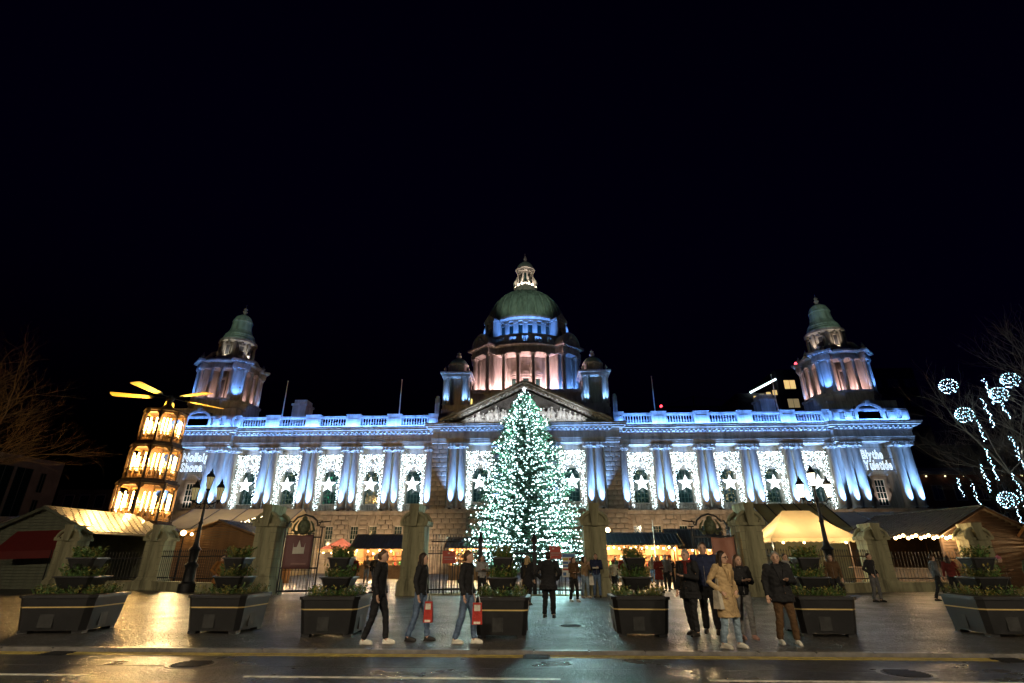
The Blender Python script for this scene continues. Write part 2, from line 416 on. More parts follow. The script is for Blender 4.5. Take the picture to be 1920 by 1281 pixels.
# end pavilions
PAV_Y = -2.0
def sgn(s, *xs): return sorted([s*x for x in xs])
for si, s in enumerate((-1,1)):
    x0, x1 = sgn(s, 38.6, 47.9)
    pm = MB().box(x0, x1, -.6, 9.5, 7.0, 15.0)
    pav = pm.build('pavilion_wall', STONE, hall, smooth=False)
    MB().box(x0-.3, x1+.3, PAV_Y-.7, 10, 0, 6.7).box(x0-.5, x1+.5, PAV_Y-.9, 10.2, 6.7, 7.0).build('pavilion_podium', STONE2, hall, smooth=False)
    for x in (39.5,40.85,45.65,47.0): column(s*x, PAV_Y+.35, e=10000)
    ex0, ex1 = sgn(s, 38.38, 47.9)
    e = MB(); entab(e, ex0, ex1, PAV_Y-.25, 10.0, 1); e.build('pavilion_entablature', STONE, hall, smooth=False)
    modil(ex0, ex1, PAV_Y-.25).build('modillions', STONE, hall, smooth=False, kind='stuff')
    # attic parapet with segmental arch
    c = s*43.25
    am = MB().box(ex0, ex1, PAV_Y-.45, PAV_Y+.35, 17.42, 17.75).box(ex0, ex1, PAV_Y-.42, PAV_Y+.3, 18.8, 19.05).box(ex0+.2, ex1-.2, PAV_Y-.1, PAV_Y+.2, 17.75, 18.8)
    for x in (39.0,40.6,45.9,47.5): am.box(s*x-.45, s*x+.45, PAV_Y-.5, PAV_Y+.3, 17.75, 18.8).box(s*x-.3,s*x+.3,PAV_Y-.55,PAV_Y-.5,17.9,18.6)
    # side return of the parapet
    xo = s*47.75; am.box(min(xo,xo-s*.5),max(xo,xo-s*.5),PAV_Y+.3,9.5,17.42,19.05)
    am.build('parapet', STONE, hall, smooth=False)
    ar = MB(); R0, R1, zc = 1.5, 1.85, 18.35
    for i in range(14):
        a0, a1 = pi*i/14, pi*(i+1)/14
        ar.prism([(R0*cos(a0),zc+R0*sin(a0)*.8),(R1*cos(a0),zc+R1*sin(a0)*.8),(R1*cos(a1),zc+R1*sin(a1)*.8),(R0*cos(a1),zc+R0*sin(a1)*.8)], -.25, .5)
    ar.box(-1.85,-1.5,-.25,.5,17.4,18.36).box(1.5,1.85,-.25,.5,17.4,18.36).prism([(-.2,19.5),(.2,19.5),(.28,20.1),(-.28,20.1)],-.35,.5)
    ar.build('arched_dormer', STONE, hall, (c,PAV_Y-.25,0), smooth=False)
    MB().box(-1.5,1.5,.15,.3,17.42,19.5).build('dormer_louvre', ROOFM, hall, (c,PAV_Y-.25,0))
    # pedimented window with gibbs blocks
    wnd = MB()
    for i in range(6):
        for q in (-1,1):
            wv = .42 if i%2==0 else .26
            xa, xb = sorted((q*.62, q*(.62+wv))); wnd.box(xa, xb, -.28, 0, 7.5+i*.52, 7.5+i*.52+.47)
    wnd.box(-1.0,1.0,-.26,0,10.62,10.95).box(-1.15,1.15,-.4,0,11.0,11.14).prism([(-1.2,11.14),(1.2,11.14),(0,11.85)],-.42,0).box(-1.1,1.1,-.34,0,7.1,7.45)
    wnd.build('window_surround', STONE, hall, (c,-.6,0), smooth=False)
    wf = MB().box(-.62,.62,-.06,-.01,7.46,7.56).box(-.62,.62,-.06,-.01,10.5,10.6).box(-.62,-.54,-.06,-.01,7.56,10.5).box(.54,.62,-.06,-.01,7.56,10.5)
    for x in (-.18,.18): wf.box(x-.03,x+.03,-.05,-.01,7.56,10.5)
    for i in range(1,4): wf.box(-.54,.54,-.049,-.011,7.56+i*.735-.03,7.56+i*.735+.03)
    wo = wf.build('window_frame', WHITEPAINT, hall, (c,-.65,0)); MB().box(-.56,.56,-.02,-.006,7.5,10.55).build('pane', WINGLASS, wo)
    slight(hall, (c,-1.9,7.15), (c,-.6,9.6), 260, (1,.78,.66), 70, .05, .7)
    alight(hall, (s*43.2,PAV_Y-.95,17.48), (radians(180-28),0,0), 9.0, .06, 800, BLUE)
    alight(hall, (s*43.2,PAV_Y-.53,15.68), (radians(180+14),0,0), 9.0, .05, 150, BLUE, spread=70)
# central block
CY = -2.9
cw = MB()
for x in (-5.7, 0, 5.7): bay(x, -1.6, cw, 2.85 if x else 2.85, 0)
cw.box(-9.8,-8.55,-1.6,-1.0,7,15).box(8.55,9.8,-1.6,-1.0,7,15)
cw.build('central_wall', STONE, hall, smooth=False)
for x in (2.35,3.6,7.85,9.1):
    for s in (-1,1): column(s*x, CY, e=9500)
for s in (-1,1):
    a, b_ = sgn(s, 9.8, 11.72)
    fl = MB().box(a, b_, CY+.25, 1.0, 0, 15.0).build('flank_wall', STONE2, hall, smooth=False)
    for r in range(14):
        course(fl, a, b_, CY+.1, 7.0+r*.57, 7.0+(r+1)*.57, .64 if r%2 else .96, 0)
    pb = MB(); a2, b2 = sgn(s, 7.0, 11.9)
    pb.box(a2, b2, CY-.75, -.6, 0, 6.6).box(a2-.05, b2+.05, CY-1.0, -.6, 6.6, 7.0)
    pw = pb.build('portico_pedestal', STONE2, hall, smooth=False)
    for r in range(8): course(pw, a2, b2, CY-.88, 1.95+r*.58, 1.95+(r+1)*.58, .98, r%2)
MB().box(-7,7,CY-.6,-.6,0,6.6).box(-7,7,CY-.9,-.6,6.6,7.0).build('portico_podium', STONE2, hall, smooth=False)
e = MB(); entab(e, -11.72, 11.72, CY-.3, 1.0, 1); e.build('entablature', STONE, hall, smooth=False)
modil(-10.8, 10.8, CY-.3).build('modillions', STONE, hall, smooth=False, kind='stuff')
alight(hall, (0,CY-.58,15.68), (radians(180+14),0,0), 21, .05, 260, BLUE, spread=70)
# pediment
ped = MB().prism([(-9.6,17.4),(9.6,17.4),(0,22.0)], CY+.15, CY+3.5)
ped.build('tympanum', SHADE_JOINT, hall, smooth=False)  # shade between the relief figures is painted in as darker stone
for s in (-1,1):
    L = sqrt(10.75**2+5.1**2); an = atan2(5.1, 10.75)
    M = T(-s*10.75,CY-.3,17.35, 0, 0, -an if s==1 else an)
    rk = MB()
    if s == 1: rk.box(0,L,-.55,4,-.05,.22,0,M).box(0,L,-.9,4,.22,.5,0,M)
    else: rk.box(-L,0,-.55,4,-.05,.22,0,M).box(-L,0,-.9,4,.22,.5,0,M)
    for i in range(21):
        q = (.5+i*.54)*(1 if s==1 else -1); rk.box(q-.13,q+.13,-.45,.1,-.24,-.05,0,M)
    rk.build('raking_cornice', STONE, hall, smooth=False)
MB().box(-.55,.55,CY-1.0,CY+.6,22.1,22.6).prism([(-.65,22.6),(.65,22.6),(.3,22.9),(-.3,22.9)],CY-1.0,CY+.5).build('apex_block', STONE, hall, smooth=False)
# relief figures in the tympanum
for i in range(26):
    x = -8.2+i*.655; hh = 4.6*(1-abs(x)/9.6)
    if hh < .7: continue
    fh = min(hh*.85, random.uniform(1.7,2.5)); lean = random.uniform(-.35,.35); fy = CY+.05
    f = MB(); z = 17.45
    f.tube([(0,0,0),(lean*.3,-.06,fh*.3),(lean*.6,-.1,fh*.6),(lean,-.1,fh*.8)], [.26,.24,.27,.14], 8)
    f.ball((lean*1.1,-.16,fh*.9), .15, 8, 6)
    for q in (-1,1):
        el = (lean*.7+q*.4, -.22, fh*random.uniform(.45,.7)); hd = (lean*.7+q*random.uniform(.2,.6), -.3, fh*random.uniform(.3,.85))
        f.tube([(lean*.9,-.1,fh*.74), el, hd], [.1,.085,.06], 6)
        f.tube([(q*.1,-.05,fh*.35),(q*random.uniform(.1,.4),-.25,fh*.2),(q*.25,-.1,0)], [.14,.12,.09], 6)
    f.build('relief_figure', MARBLE, hall, (x,fy,z+max(0,(hh-fh)*random.uniform(0,.25))))
alight(hall, (0,CY-1.25,17.5), (radians(180-35),0,0), 15, .1, 260, (.8,.88,1.0), spread=110)
# attic under the turrets and the dome
MB().box(-12.2,12.2,-.2,9.5,17.4,19.4).box(-10.2,10.2,3.2,24,19.4,23.3).box(-9.6,9.6,3.0,24,23.3,23.9).build('attic_block', STONE, hall, smooth=False)
LITW = emit('lit_yellow_window', (1.0,.78,.2), 1.6)
for x in (-7.9,-5.5,5.0):
    MB().box(x-.3,x+.3,3.12,3.2,21.5,22.6).box(x-.02,x+.02,3.09,3.12,21.5,22.6).box(x-.3,x+.3,3.095,3.12,22.02,22.07).build('attic_window', LITW, hall, smooth=False)

# floodlights added behind the stalls to give the podium a warm wash
for x in (-36,-27,-19,-13,13,19,27,36):
    t = thing('added_ground_flood','small added warm floodlight on the ground before the '+('left' if x<0 else 'right')+' podium wall, '+{13:'nearest the entrance',19:'second from the entrance',27:'third from the entrance',36:'farthest from the entrance'}[abs(x)],'floodlight',(x,-7.5,0),0,'added floodlights before the podium')
    MB().box(-.2,.2,-.12,.12,0,.12).box(-.18,.18,-.1,.12,.12,.4,0,None,(.02,.02)).build('housing', FIX, t, smooth=False)
    slight(t,(0,.25,.45),(0,5.8,3.6),1300,(1,.66,.38),120,.1,.7)
# ---------------------------------------------------------------- dome
DX, DY = 0, 13.8
M_UC = MB().lathe([(1.25,0),(1.25,.03),(1.05,.055),(1.0,.07),(1.0,.35),(.93,.7),(.86,.90),(.9,.905),(1.05,.95),(1.15,.965)],12).box(-1.25,1.25,-1.25,1.25,.965,1.0).mesh('column', STONE)
def ucol(parent, x, y, z0, z1, r, rz=0): return ob('column', M_UC, parent, (x,y,z0), (0,0,rz), (r,r,z1-z0))
core = MB().lathe([(6.5,23.9),(6.5,30.6)],48).lathe([(9.6,23.6),(9.6,24.2)],48)
dr = core.build('dome_drum', STONE, hall, (DX,DY,0))
for q in range(4):
    for a in (-23,-7.7,7.7,23):
        an = -pi/2+q*pi/2+radians(a); ucol(dr, 8.35*cos(an), 8.35*sin(an), 24.2, 30.5, .36, an)
        if q == 0 and abs(a) < 20 or q == 0:
            pass
    for a in (-15.3,0,15.3):
        an = -pi/2+q*pi/2+radians(a); M = T(6.52*cos(an),6.52*sin(an),0,an)
        MB().box(-.05,.0,-.42,.42,24.6,26.9).build('drum_window', GL[3], dr, (6.54*cos(an),6.54*sin(an),0)).rotation_euler = (0,0,an)
        wn = MB().box(0,.18,-.62,-.44,24.5,27.0,0,M).box(0,.18,.44,.62,24.5,27.0,0,M).box(0,.22,-.7,.7,27.0,27.35,0,M).box(0,.32,-.8,.8,27.5,27.65,0,M)
        wn.add([(0,-.8,27.65),(0,.8,27.65),(0,0,28.25),(.3,-.8,27.65),(.3,.8,27.65),(.3,0,28.25)],[(0,2,1),(3,4,5),(0,3,5,2),(1,2,5,4)],0,M)
        wn.build('window_surround', STONE, dr, smooth=False)
MB().lathe([(6.4,30.5),(8.75,30.5),(8.75,31.0),(8.6,31.0),(8.6,31.5),(8.8,31.5),(9.1,31.7),(9.1,31.95),(6.4,31.95)],64,cap=False).build('drum_entablature', STONE, hall, (DX,DY,0))
bl = MB().lathe([(8.05,32.0),(8.55,32.0),(8.55,32.3),(8.05,32.3)],64,cap=False).lathe([(8.05,33.35),(8.55,33.35),(8.55,33.62),(8.05,33.62)],64,cap=False).lathe([(8.05,33.35),(8.05,33.62)],64,cap=False)
for q in range(4):
    for k in range(5):
        ac = -pi/2+q*pi/2+radians(-27+k*13.5)
        for j in range(5):
            an = ac+radians(-3.6+j*1.8); bl.lathe([(.09,32.3),(.15,32.65),(.07,33.0),(.1,33.35)],6,8.3*cos(an),8.3*sin(an))
        an = ac+radians(6.75); bl.box(-.22,.22,-.38,.38,32.3,33.36,0,T(8.3*cos(an),8.3*sin(an),0,an))
bl.build('dome_balustrade', STONE, hall, (DX,DY,0))
at = MB().lathe([(6.6,31.95),(6.6,36.5),(6.85,36.6),(6.85,36.85),(7.25,37.1),(7.25,37.4),(6.9,37.55)],64)
at = at.build('attic_drum', STONE, hall, (DX,DY,0))
for k in range(28):
    an = 2*pi*k/28; M = T(6.6*cos(an),6.6*sin(an),0,an)
    MB().box(0,.2,-.32,.32,32.4,36.5,0,M).box(0,.28,-.4,.4,36.2,36.5,0,M).build('pilaster', STONE, at, smooth=False)
    an += pi/28; M = T(6.6*cos(an),6.6*sin(an),0,an)
    MB().box(-.03,.02,-.34,.34,34.3,35.9,0,M).build('attic_window', WINGLASS, at, smooth=False)
    MB().box(0,.12,-.46,-.34,34.2,36.0,0,M).box(0,.12,.34,.46,34.2,36.0,0,M).box(0,.14,-.46,.46,35.9,36.08,0,M).box(0,.16,-.5,.5,34.1,34.3,0,M).build('window_surround', STONE, at, smooth=False)
# diagonal projecting bays
for q in range(4):
    an = -pi/4+q*pi/2; M = T(0,0,0,an)
    ae = MB().box(6.0,8.7,-1.75,1.75,24.2,30.5,0,M).box(6.0,10.2,-2.1,2.1,23.4,24.2,0,M)
    ae = ae.build('dome_aedicule', STONE, hall, (DX,DY,0), smooth=False)
    for t in (-1.5,1.5): 
        p = M @ Vector((9.6,t,0)); ucol(ae, p.x, p.y, 24.2, 30.5, .38, an)
        MB().box(8.7,8.95,t-.35,t+.35,24.2,30.4,0,M).build('pilaster', STONE, ae, smooth=False)
    en = MB().box(6,10.1,-2.05,2.05,30.52,31.0,0,M).box(6,10.0,-1.95,1.95,31.0,31.45,0,M).box(6,10.5,-2.45,2.45,31.6,31.98,0,M)
    for i in range(8): en.box(10.0,10.3,-1.9+i*.54-.12,-1.9+i*.54+.12,31.45,31.6,0,M)
    en.build('aedicule_entablature', STONE, ae, smooth=False)
    sg = MB(); n = 12
    poly = [(2.0*cos(pi*i/n), 32.0+2.0*sin(pi*i/n)) for i in range(n+1)]
    vs = [(7.4,t,z) for t,z in poly]+[(9.9,t,z) for t,z in poly]; m_ = n+1
    sg.add(vs, [tuple(range(m_)), tuple(reversed(range(m_,2*m_)))]+[(i,i+m_,i+1+m_,i+1) for i in range(n)]+[(0,m_-1,2*m_-1,m_)],0,M)
    sg.tube([(9.95,1.95*cos(pi*i/n),32.05+1.95*sin(pi*i/n)) for i in range(n+1)],.17,6,0,True,1,M)
    sg.tube([(9.95,.95*cos(pi*i/n),32.05+.95*sin(pi*i/n)) for i in range(n+1)],.13,6,0,True,1,M).ball(M@Vector((10,0,33.3)),.35)
    sg.build('segmental_pediment', STONE, ae)
    bt = MB().box(6.2,8.0,-1.05,1.05,32.0,36.9,0,M).box(6.2,8.25,-1.25,1.25,36.6,37.0,0,M)
    bt.add([(6.2,-1.3,37.0),(6.2,1.3,37.0),(6.2,0,38.1),(8.3,-1.3,37.0),(8.3,1.3,37.0),(8.3,0,38.1)],[(0,2,1),(3,4,5),(0,3,5,2),(1,2,5,4),(0,1,4,3)],0,M)
    for t in (-1,1): bt.box(8.0,8.2,t*.8-.2,t*.8+.2,32.2,36.6,0,M)
    bt.tube([(8.9,0,33.9),(8.6,0,34.6),(8.05,0,35.4)],[.45,.35,.2],8,0,True,1,M)
    bt.build('buttress', STONE, ae, smooth=False)
    MB().box(8.0,8.03,-.45,.45,33.6,35.6,0,M).build('niche', ROOFM, ae, smooth=False)
R_, H_ = 6.65, 7.0
prof = [(6.95,37.5),(6.9,37.9)]+[(R_*cos(radians(t)), 37.9+H_*sin(radians(t))) for t in (4,10,18,26,34,42,50,58,66,73)]
dm = MB().lathe(prof,72).build('dome', COPPER, hall, (DX,DY,0))
rb = MB().tube([((R_+.02)*cos(radians(t)),0,37.9+(H_+.02)*sin(radians(t))) for t in (2,12,24,36,48,60,72)],[.17,.16,.15,.13,.12,.1,.08],6).mesh('rib', COPPER)
for k in range(28): ob('rib', rb, dm, (0,0,0), (0,0,2*pi*k/28+.05))
ln = MB().lathe([(2.2,44.0),(2.1,44.9),(1.95,45.4),(1.95,45.7),(1.75,45.8),(1.75,46.3),(1.0,46.35),(.95,49.0)],24).build('lantern', STONE, hall, (DX,DY,0))
for k in range(8):
    an = 2*pi*k/8+pi/8; ucol(ln, 1.35*cos(an),1.35*sin(an),46.3,49.0,.15,an)
    M = T(0,0,0,an)
    MB().tube([(1.95,0,45.9),(2.1,0,46.4),(1.85,0,47.1),(1.5,0,47.9)],[.2,.24,.18,.1],6,0,True,1,M).build('scroll', STONE, ln)
    an2 = an+pi/8; MB().box(.93,.99,-.18,.18,46.7,48.6,0,T(0,0,0,an2)).build('lantern_opening', WINGLASS, ln, smooth=False)
MB().lathe([(1.0,49.0),(1.55,49.05),(1.6,49.35),(1.75,49.45),(1.75,49.6),(1.3,49.75)],24).build('lantern_cornice', STONE, ln)
MB().lathe([(1.45,49.7),(1.5,50.0),(1.3,50.5),(.9,50.95),(.5,51.25),(.25,51.4)],24).build('cupola', COPPER, ln)
MB().lathe([(.22,51.35),(.18,51.6),(.34,51.8),(.36,52.0),(.16,52.2),(.22,52.4),(.06,52.6),(.02,53.2)],10).build('finial', STONE, ln)
# dome lamps
for a in range(-80,81,20):
    an = -pi/2+radians(a); slight(hall, (DX+7.75*cos(an),DY+7.75*sin(an),32.4),(DX+6.4*cos(an),DY+6.4*sin(an),35.4),2300,BLUE,120,.1,.8)
for a in (-38,-30,-15.3,0,15.3,30,38):
    an = -pi/2+radians(a); plight(hall,(DX+7.55*cos(an),DY+7.55*sin(an),24.5),1300,PINK,.12,'colonnade_lamp')
for an, c in ((-pi/4, BLUE), (-3*pi/4, PINK)):
    for t in (-.9,.9):
        p = T(DX,DY,0,an) @ Vector((9.3,t,24.5)); plight(hall, p, 900, c, .12, 'aedicule_lamp')
    for t in (-2.3,2.3):
        p = T(DX,DY,0,an) @ Vector((8.1,t,24.5)); plight(hall, p, 560, c, .12, 'aedicule_lamp')
for k in range(6):
    an = pi+pi*(k+.5)/6; slight(hall,(DX+2.15*cos(an),DY+2.15*sin(an),45.75),(DX+1.0*cos(an),DY+1.0*sin(an),48.0),300,(1,.84,.72),110,.05,.8)

# ---------------------------------------------------------------- corner towers and turrets
URN = MB().lathe([(.3,0),(.3,.15),(.14,.25),(.12,.4),(.36,.65),(.4,.85),(.22,1.0),(.26,1.1),(.1,1.2),(.12,1.35),(.02,1.5)],10).mesh('urn', STONE)
def tower(s, lab):
    tw = MB().box(-4.9,4.9,-4.9,4.9,18.6,20.4).lathe([(5.2,20.4),(5.2,21.5),(5.4,21.6),(5.4,21.9)],8,a0=pi/8,a1=2*pi+pi/8).lathe([(2.05,21.9),(2.05,26.6)],24)
    tw = tw.build('corner_tower', STONE, hall, (s*43.3,2.9,0), smooth=False); tw['label'] = lab
    for q in range(4):
        an = -pi/4+q*pi/2; M = T(0,0,0,an)
        MB().box(1.8,4.3,-.92,.92,21.9,26.5,0,M).box(4.3,4.45,-.5,.5,22.4,26.2,0,M).build('diagonal_pier', STONE, tw, smooth=False)
        for t in (-.85,.85):
            p = M @ Vector((4.62,t,0)); ucol(tw, p.x, p.y, 21.9, 26.5, .29, an)
        en = MB().box(2,5.05,-1.3,1.3,26.52,26.9,0,M).box(2,5.0,-1.25,1.25,26.9,27.25,0,M).box(2,5.5,-1.7,1.7,27.4,27.7,0,M)
        for i in range(6): en.box(5.0,5.3,-1.2+i*.48-.1,-1.2+i*.48+.1,27.25,27.4,0,M)
        en.build('pier_entablature', STONE, tw, smooth=False)
        MB().box(2.4,4.3,-.6,.6,27.7,28.5,0,M).tube([(4.0,0,28.4),(3.4,0,29.2),(2.8,0,29.5)],[.3,.3,.2],8,0,True,1,M).build('scroll_buttress', STONE, tw)
        p = M @ Vector((4.7,0,27.7)); ob('urn', URN, tw, p, None, (.9,.9,.95))
        for t in (-1.1,1.1):
            a2 = -pi/2+q*pi/2; p = T(0,0,0,a2) @ Vector((4.0,t*.72,0)); ucol(tw, p.x, p.y, 21.9, 26.5, .27, a2)
        a2 = -pi/2+q*pi/2; M2 = T(0,0,0,a2)
        MB().box(2.04,2.09,-.5,.5,22.2,25.2,0,M2).build('belfry_opening', ROOFM, tw, smooth=False)
        MB().box(2.0,2.3,-.75,-.5,21.9,25.4,0,M2).box(2.0,2.3,.5,.75,21.9,25.4,0,M2).box(2.0,2.35,-.8,.8,25.3,25.6,0,M2).build('opening_surround', STONE, tw, smooth=False)
    MB().lathe([(2.4,26.5),(4.35,26.5),(4.35,26.9),(4.25,26.9),(4.25,27.25),(4.75,27.45),(4.75,27.7),(3.7,27.75),(3.6,28.3),(3.1,28.4),(3.0,28.8),(2.6,28.85)],32,cap=False).build('tower_entablature', STONE, tw)
    ud = MB().lathe([(2.6,28.8),(2.6,31.0),(2.75,31.1),(3.0,31.3),(3.0,31.6),(2.5,31.7)],32).build('upper_drum', STONE, tw)
    for k in range(8):
        an = 2*pi*k/8; M = T(0,0,0,an); MB().box(2.58,2.64,-.3,.3,29.1,30.5,0,M).build('drum_opening', ROOFM, tw, smooth=False)
        MB().box(2.55,2.75,-.5,.5,30.5,30.7,0,M).box(2.55,2.7,-.42,-.3,29.0,30.5,0,M).box(2.55,2.7,.3,.42,29.0,30.5,0,M).ball(M@Vector((2.75,0,30.95)),.2,6,4).build('opening_surround', STONE, tw, smooth=False)
        M = T(0,0,0,an+pi/8); MB().box(2.5,2.85,-.24,.24,28.8,31.1,0,M).build('pilaster', STONE, tw, smooth=False)
        if k%2: p = M @ Vector((3.3,0,28.4)); ob('urn', URN, tw, p, None, (.7,.7,.75))
    MB().lathe([(2.55,31.65),(2.62,31.9),(2.45,32.2),(2.45,32.35),(2.3,32.45),(2.3,32.7),(2.0,33.05),(1.75,33.5),(1.62,34.1),(1.55,34.8),(1.66,34.95),(1.5,35.3),(1.2,35.85),(.6,36.25),(.25,36.4)],32).build('tower_cupola', COPPER, tw, ang=16)
    MB().lathe([(.24,36.35),(.2,36.55),(.42,36.8),(.42,36.9),(.14,37.05),(.34,37.3),(.3,37.4),(.05,37.55),(.015,38.1)],10).build('finial', STONE, tw)
    for q in range(4):
        an = -pi/4+q*pi/2; v = Vector((cos(an),sin(an)))
        if v.y > .1 and v.x*s > 0: continue
        p = T(0,0,0,an) @ Vector((5.35,0,22.05)); t = T(0,0,0,an) @ Vector((4.2,0,25.5)); slight(tw, p, t, 1700, BLUE, 75, .06, .8)
        for tt in (-1.5,1.5):
            p = T(0,0,0,an) @ Vector((4.62,tt,22.0)); t = T(0,0,0,an) @ Vector((4.5,tt*.6,25.5)); slight(tw, p, t, 380, PALEB, 60, .05, .8)
    for a2 in ((-pi/2, pi) if s == 1 else (-pi/2, 0)):
        p = T(0,0,0,a2) @ Vector((3.4,0,22.2)); plight(tw, p, 420 if s == 1 else 150, PINK, .1, 'belfry_lamp')
    cx = -1 if s == 1 else 1
    for dx_, dy_ in ((0,-3.4),(cx*3.2,-1.8)):
        slight(tw, (dx_,dy_,28.5),(dx_*.4,dy_*.4,32.5), 240, (1,.80,.66) if s == 1 else (.9,.85,.75), 80, .1, .9)
    tw.scale = (.885,.885,1)
tower(-1, 'corner tower at the west end with dark belfry openings'); tower(1, 'corner tower at the east end with pink lit belfry')
def turret(s):
    tu = MB().box(-1.9,1.9,-1.9,1.9,19.4,20.4).box(-1.75,1.75,-1.75,1.75,20.4,21.0).box(-1.0,1.0,-1.0,1.0,21.0,25.0).build('turret', STONE, hall, (s*9.6,3.0-.8,0), smooth=False)
    for sx in (-1,1):
        for sy in (-1,1):
            MB().box(sx*1.2-.3,sx*1.2+.3,sy*1.2-.3,sy*1.2+.3,21,25).build('pier', STONE, tu, smooth=False)
            for (x,y) in ((sx*.95,sy*1.62),(sx*1.62,sy*.95),(sx*1.62,sy*1.62)): ucol(tu,x,y,21.0,25.0,.2)
            ob('urn', URN, tu, (sx*1.6,sy*1.6,25.7), None, (.6,.6,.6))
        slight(tu,(sx*1.25,-2.1,21.1),(sx*1.25,-1.5,24.5),1500,PALEB,60,.05,.8)
        slight(tu,(sx*2.1,-1.25,21.1),(sx*1.5,-1.25,24.5),1000,PALEB,60,.05,.8)
    MB().box(-1.95,1.95,-1.95,1.95,25.0,25.35).box(-2.2,2.2,-2.2,2.2,25.45,25.7).lathe([(1.5,25.7),(1.5,26.0),(1.3,26.05),(1.3,27.0),(1.5,27.1),(1.5,27.25),(1.25,27.35)],16).build('turret_cornice', STONE, tu)
    for k in range(8): MB().box(1.25,1.45,-.18,.18,26.0,27.05,0,T(0,0,0,2*pi*k/8)).build('pilaster', STONE, tu, smooth=False)
    MB().lathe([(1.35,27.25),(1.3,27.5),(1.05,27.9),(.6,28.2),(.3,28.3)],16).build('turret_cupola', COPPER, tu)
    MB().lathe([(.26,28.25),(.2,28.4),(.4,28.6),(.36,28.8),(.16,28.95),(.3,29.15),(.06,29.3),(.02,29.5)],10).build('finial', STONE, tu)
    MB().box(-.3,.3,-.3,.3,19.4,22.3).ball((0,0,22.5),.3).build('side_pedestal', STONE, tu, (s*2.7,-.2,0), smooth=False)
turret(-1); turret(1)
for x, lab in ((-32.6,'west'),(33.6,'east')):
    MB().box(-1.0,1.0,-1.2,1.2,18.6,22.0).box(-1.15,1.15,-1.35,1.35,22.0,22.3).box(-.9,.9,-1.0,1.0,22.3,22.9).build('chimney_stack', STONE, hall, (x,4.6,0), smooth=False)
POLE = plain('white_pole_paint', (.7,.68,.64), .4)
for x, lab in ((-35.2,'flagpole standing on the roof next to the windmill end tower'),(-18.15,'flagpole on the roof just left of the dome'),(18.15,'flagpole on the roof just right of the dome'),(35.1,'flagpole on the roof beside the dark office block')):
    o = MB().lathe([(.1,0),(.09,2),(.055,7.2)],8).ball((0,0,7.28),.11).build('flagpole', POLE, None, (x,4,18.6)); tag(o, lab, 'flagpole', 'flagpoles on the roof')

# ---------------------------------------------------------------- light curtains and stars in the bays
WIRE = plain('thin_black_wire', (.02,.02,.02), .6)
def curtain_mesh(seed):
    rnd = random.Random(seed); m = MB(); n = 0
    def inside(x, z):
        if z > 14.15 or z < 6.95: return False
        ax = abs(x)
        if z < 8.0 and ax < 1.15: return False
        if 8.0 <= z <= 11.1 and ax < 1.02: return False
        if 11.1 < z < 12.55 and ax < 1.02*(12.55-z)/1.45: return False
        return True
    while n < 800:
        x = rnd.uniform(-1.72,1.72); z = rnd.uniform(6.95,14.15)
        if not inside(x,z): continue
        cz = (z-12.4)
        if z > 11.2 and abs(x) < .8 and z < 13.6 and rnd.random() < .55*(1-abs(x)/.8): continue
        xq = round(x/.115)*.115+rnd.uniform(-.02,.02)
        m.octa((xq, rnd.uniform(-.07,.07), z), rnd.choice((.022,.028,.036))); n += 1
    w = MB()
    for i in range(30):
        x = -1.725+i*.119
        zb = 6.95 if abs(x) > 1.15 else (11.1+1.45*(1-abs(x)/1.02) if abs(x) < 1.02 else 8.0)
        w.tube([(x,.0,14.2),(x+.02,.01,(14.2+zb)/2),(x,.0,zb)], .006, 3)
    w.tube([(-1.75,0,14.2),(1.75,0,14.2)],.015,4)
    return m.mesh('led_bulbs', LED, False), w.mesh('light_curtain', WIRE, False)
CM = [curtain_mesh(k) for k in range(3)]
sm = MB(); pts = []
for i in range(10):
    r = 1.12 if i%2 == 0 else .46; a = pi/2+pi*i/5; pts.append((r*cos(a), r*sin(a)))
vs = [(x,0,z) for x,z in pts]+[(0,-.16,0),(0,.16,0)]
sm.add(vs, [(i,(i+1)%10,10) for i in range(10)]+[((i+1)%10,i,11) for i in range(10)])
SM = sm.mesh('hanging_star', STAR, False)
fr = MB()
for i in range(10): a, b = pts[i], pts[(i+1)%10]; fr.tube([(a[0],-.02,a[1]),(b[0],-.02,b[1])], .03, 5)
for i in range(0,10,2): fr.tube([(pts[i][0],-.03,pts[i][1]),(0,-.18,0)], .02, 4)
fr.tube([(0,0,1.1),(0,.0,2.3)],.008,4)
FRM = fr.mesh('star_frame', plain('silver_star_wire', (.25,.25,.27), .4))
ords = ['nearest the dome','second from the dome','middle','second from the corner tower','nearest the corner tower']
n = 0
cur_spots = [(s*b_, -.45, f'{ords[k]} bay of the {"left" if s<0 else "right"} wing') for s in (-1,1) for k, b_ in enumerate(BAYS)] + [(-5.7,-2.35,'portico bay left of the tree'),(5.7,-2.35,'portico bay right of the tree'),(0,-2.35,'portico bay behind the tree')]
for x, y, lab in cur_spots:
    a, b = CM[n%3]; n += 1
    c = ob('light_curtain', b, None, (x,y,0)); tag(c, 'white light curtain in the '+lab, 'light curtain', 'light curtains in the bays')
    ob('led_bulbs', a, c, kind='stuff')
    st = ob('hanging_star', SM, None, (x,y-.22,10.3), (0,random.uniform(-.05,.05),0)); tag(st, 'white star light hung in the '+lab, 'star', 'star lights in the windows')
    ob('star_frame', FRM, st)
    for lx, lz, en in ((-1.45,8.2,15),(1.45,8.2,15),(-1.4,10.4,15),(1.4,10.4,15),(-.8,12.9,7),(.8,12.9,7)):
        plight(c, (lx,-.3,lz), en, COOL, .05, 'led_glow')
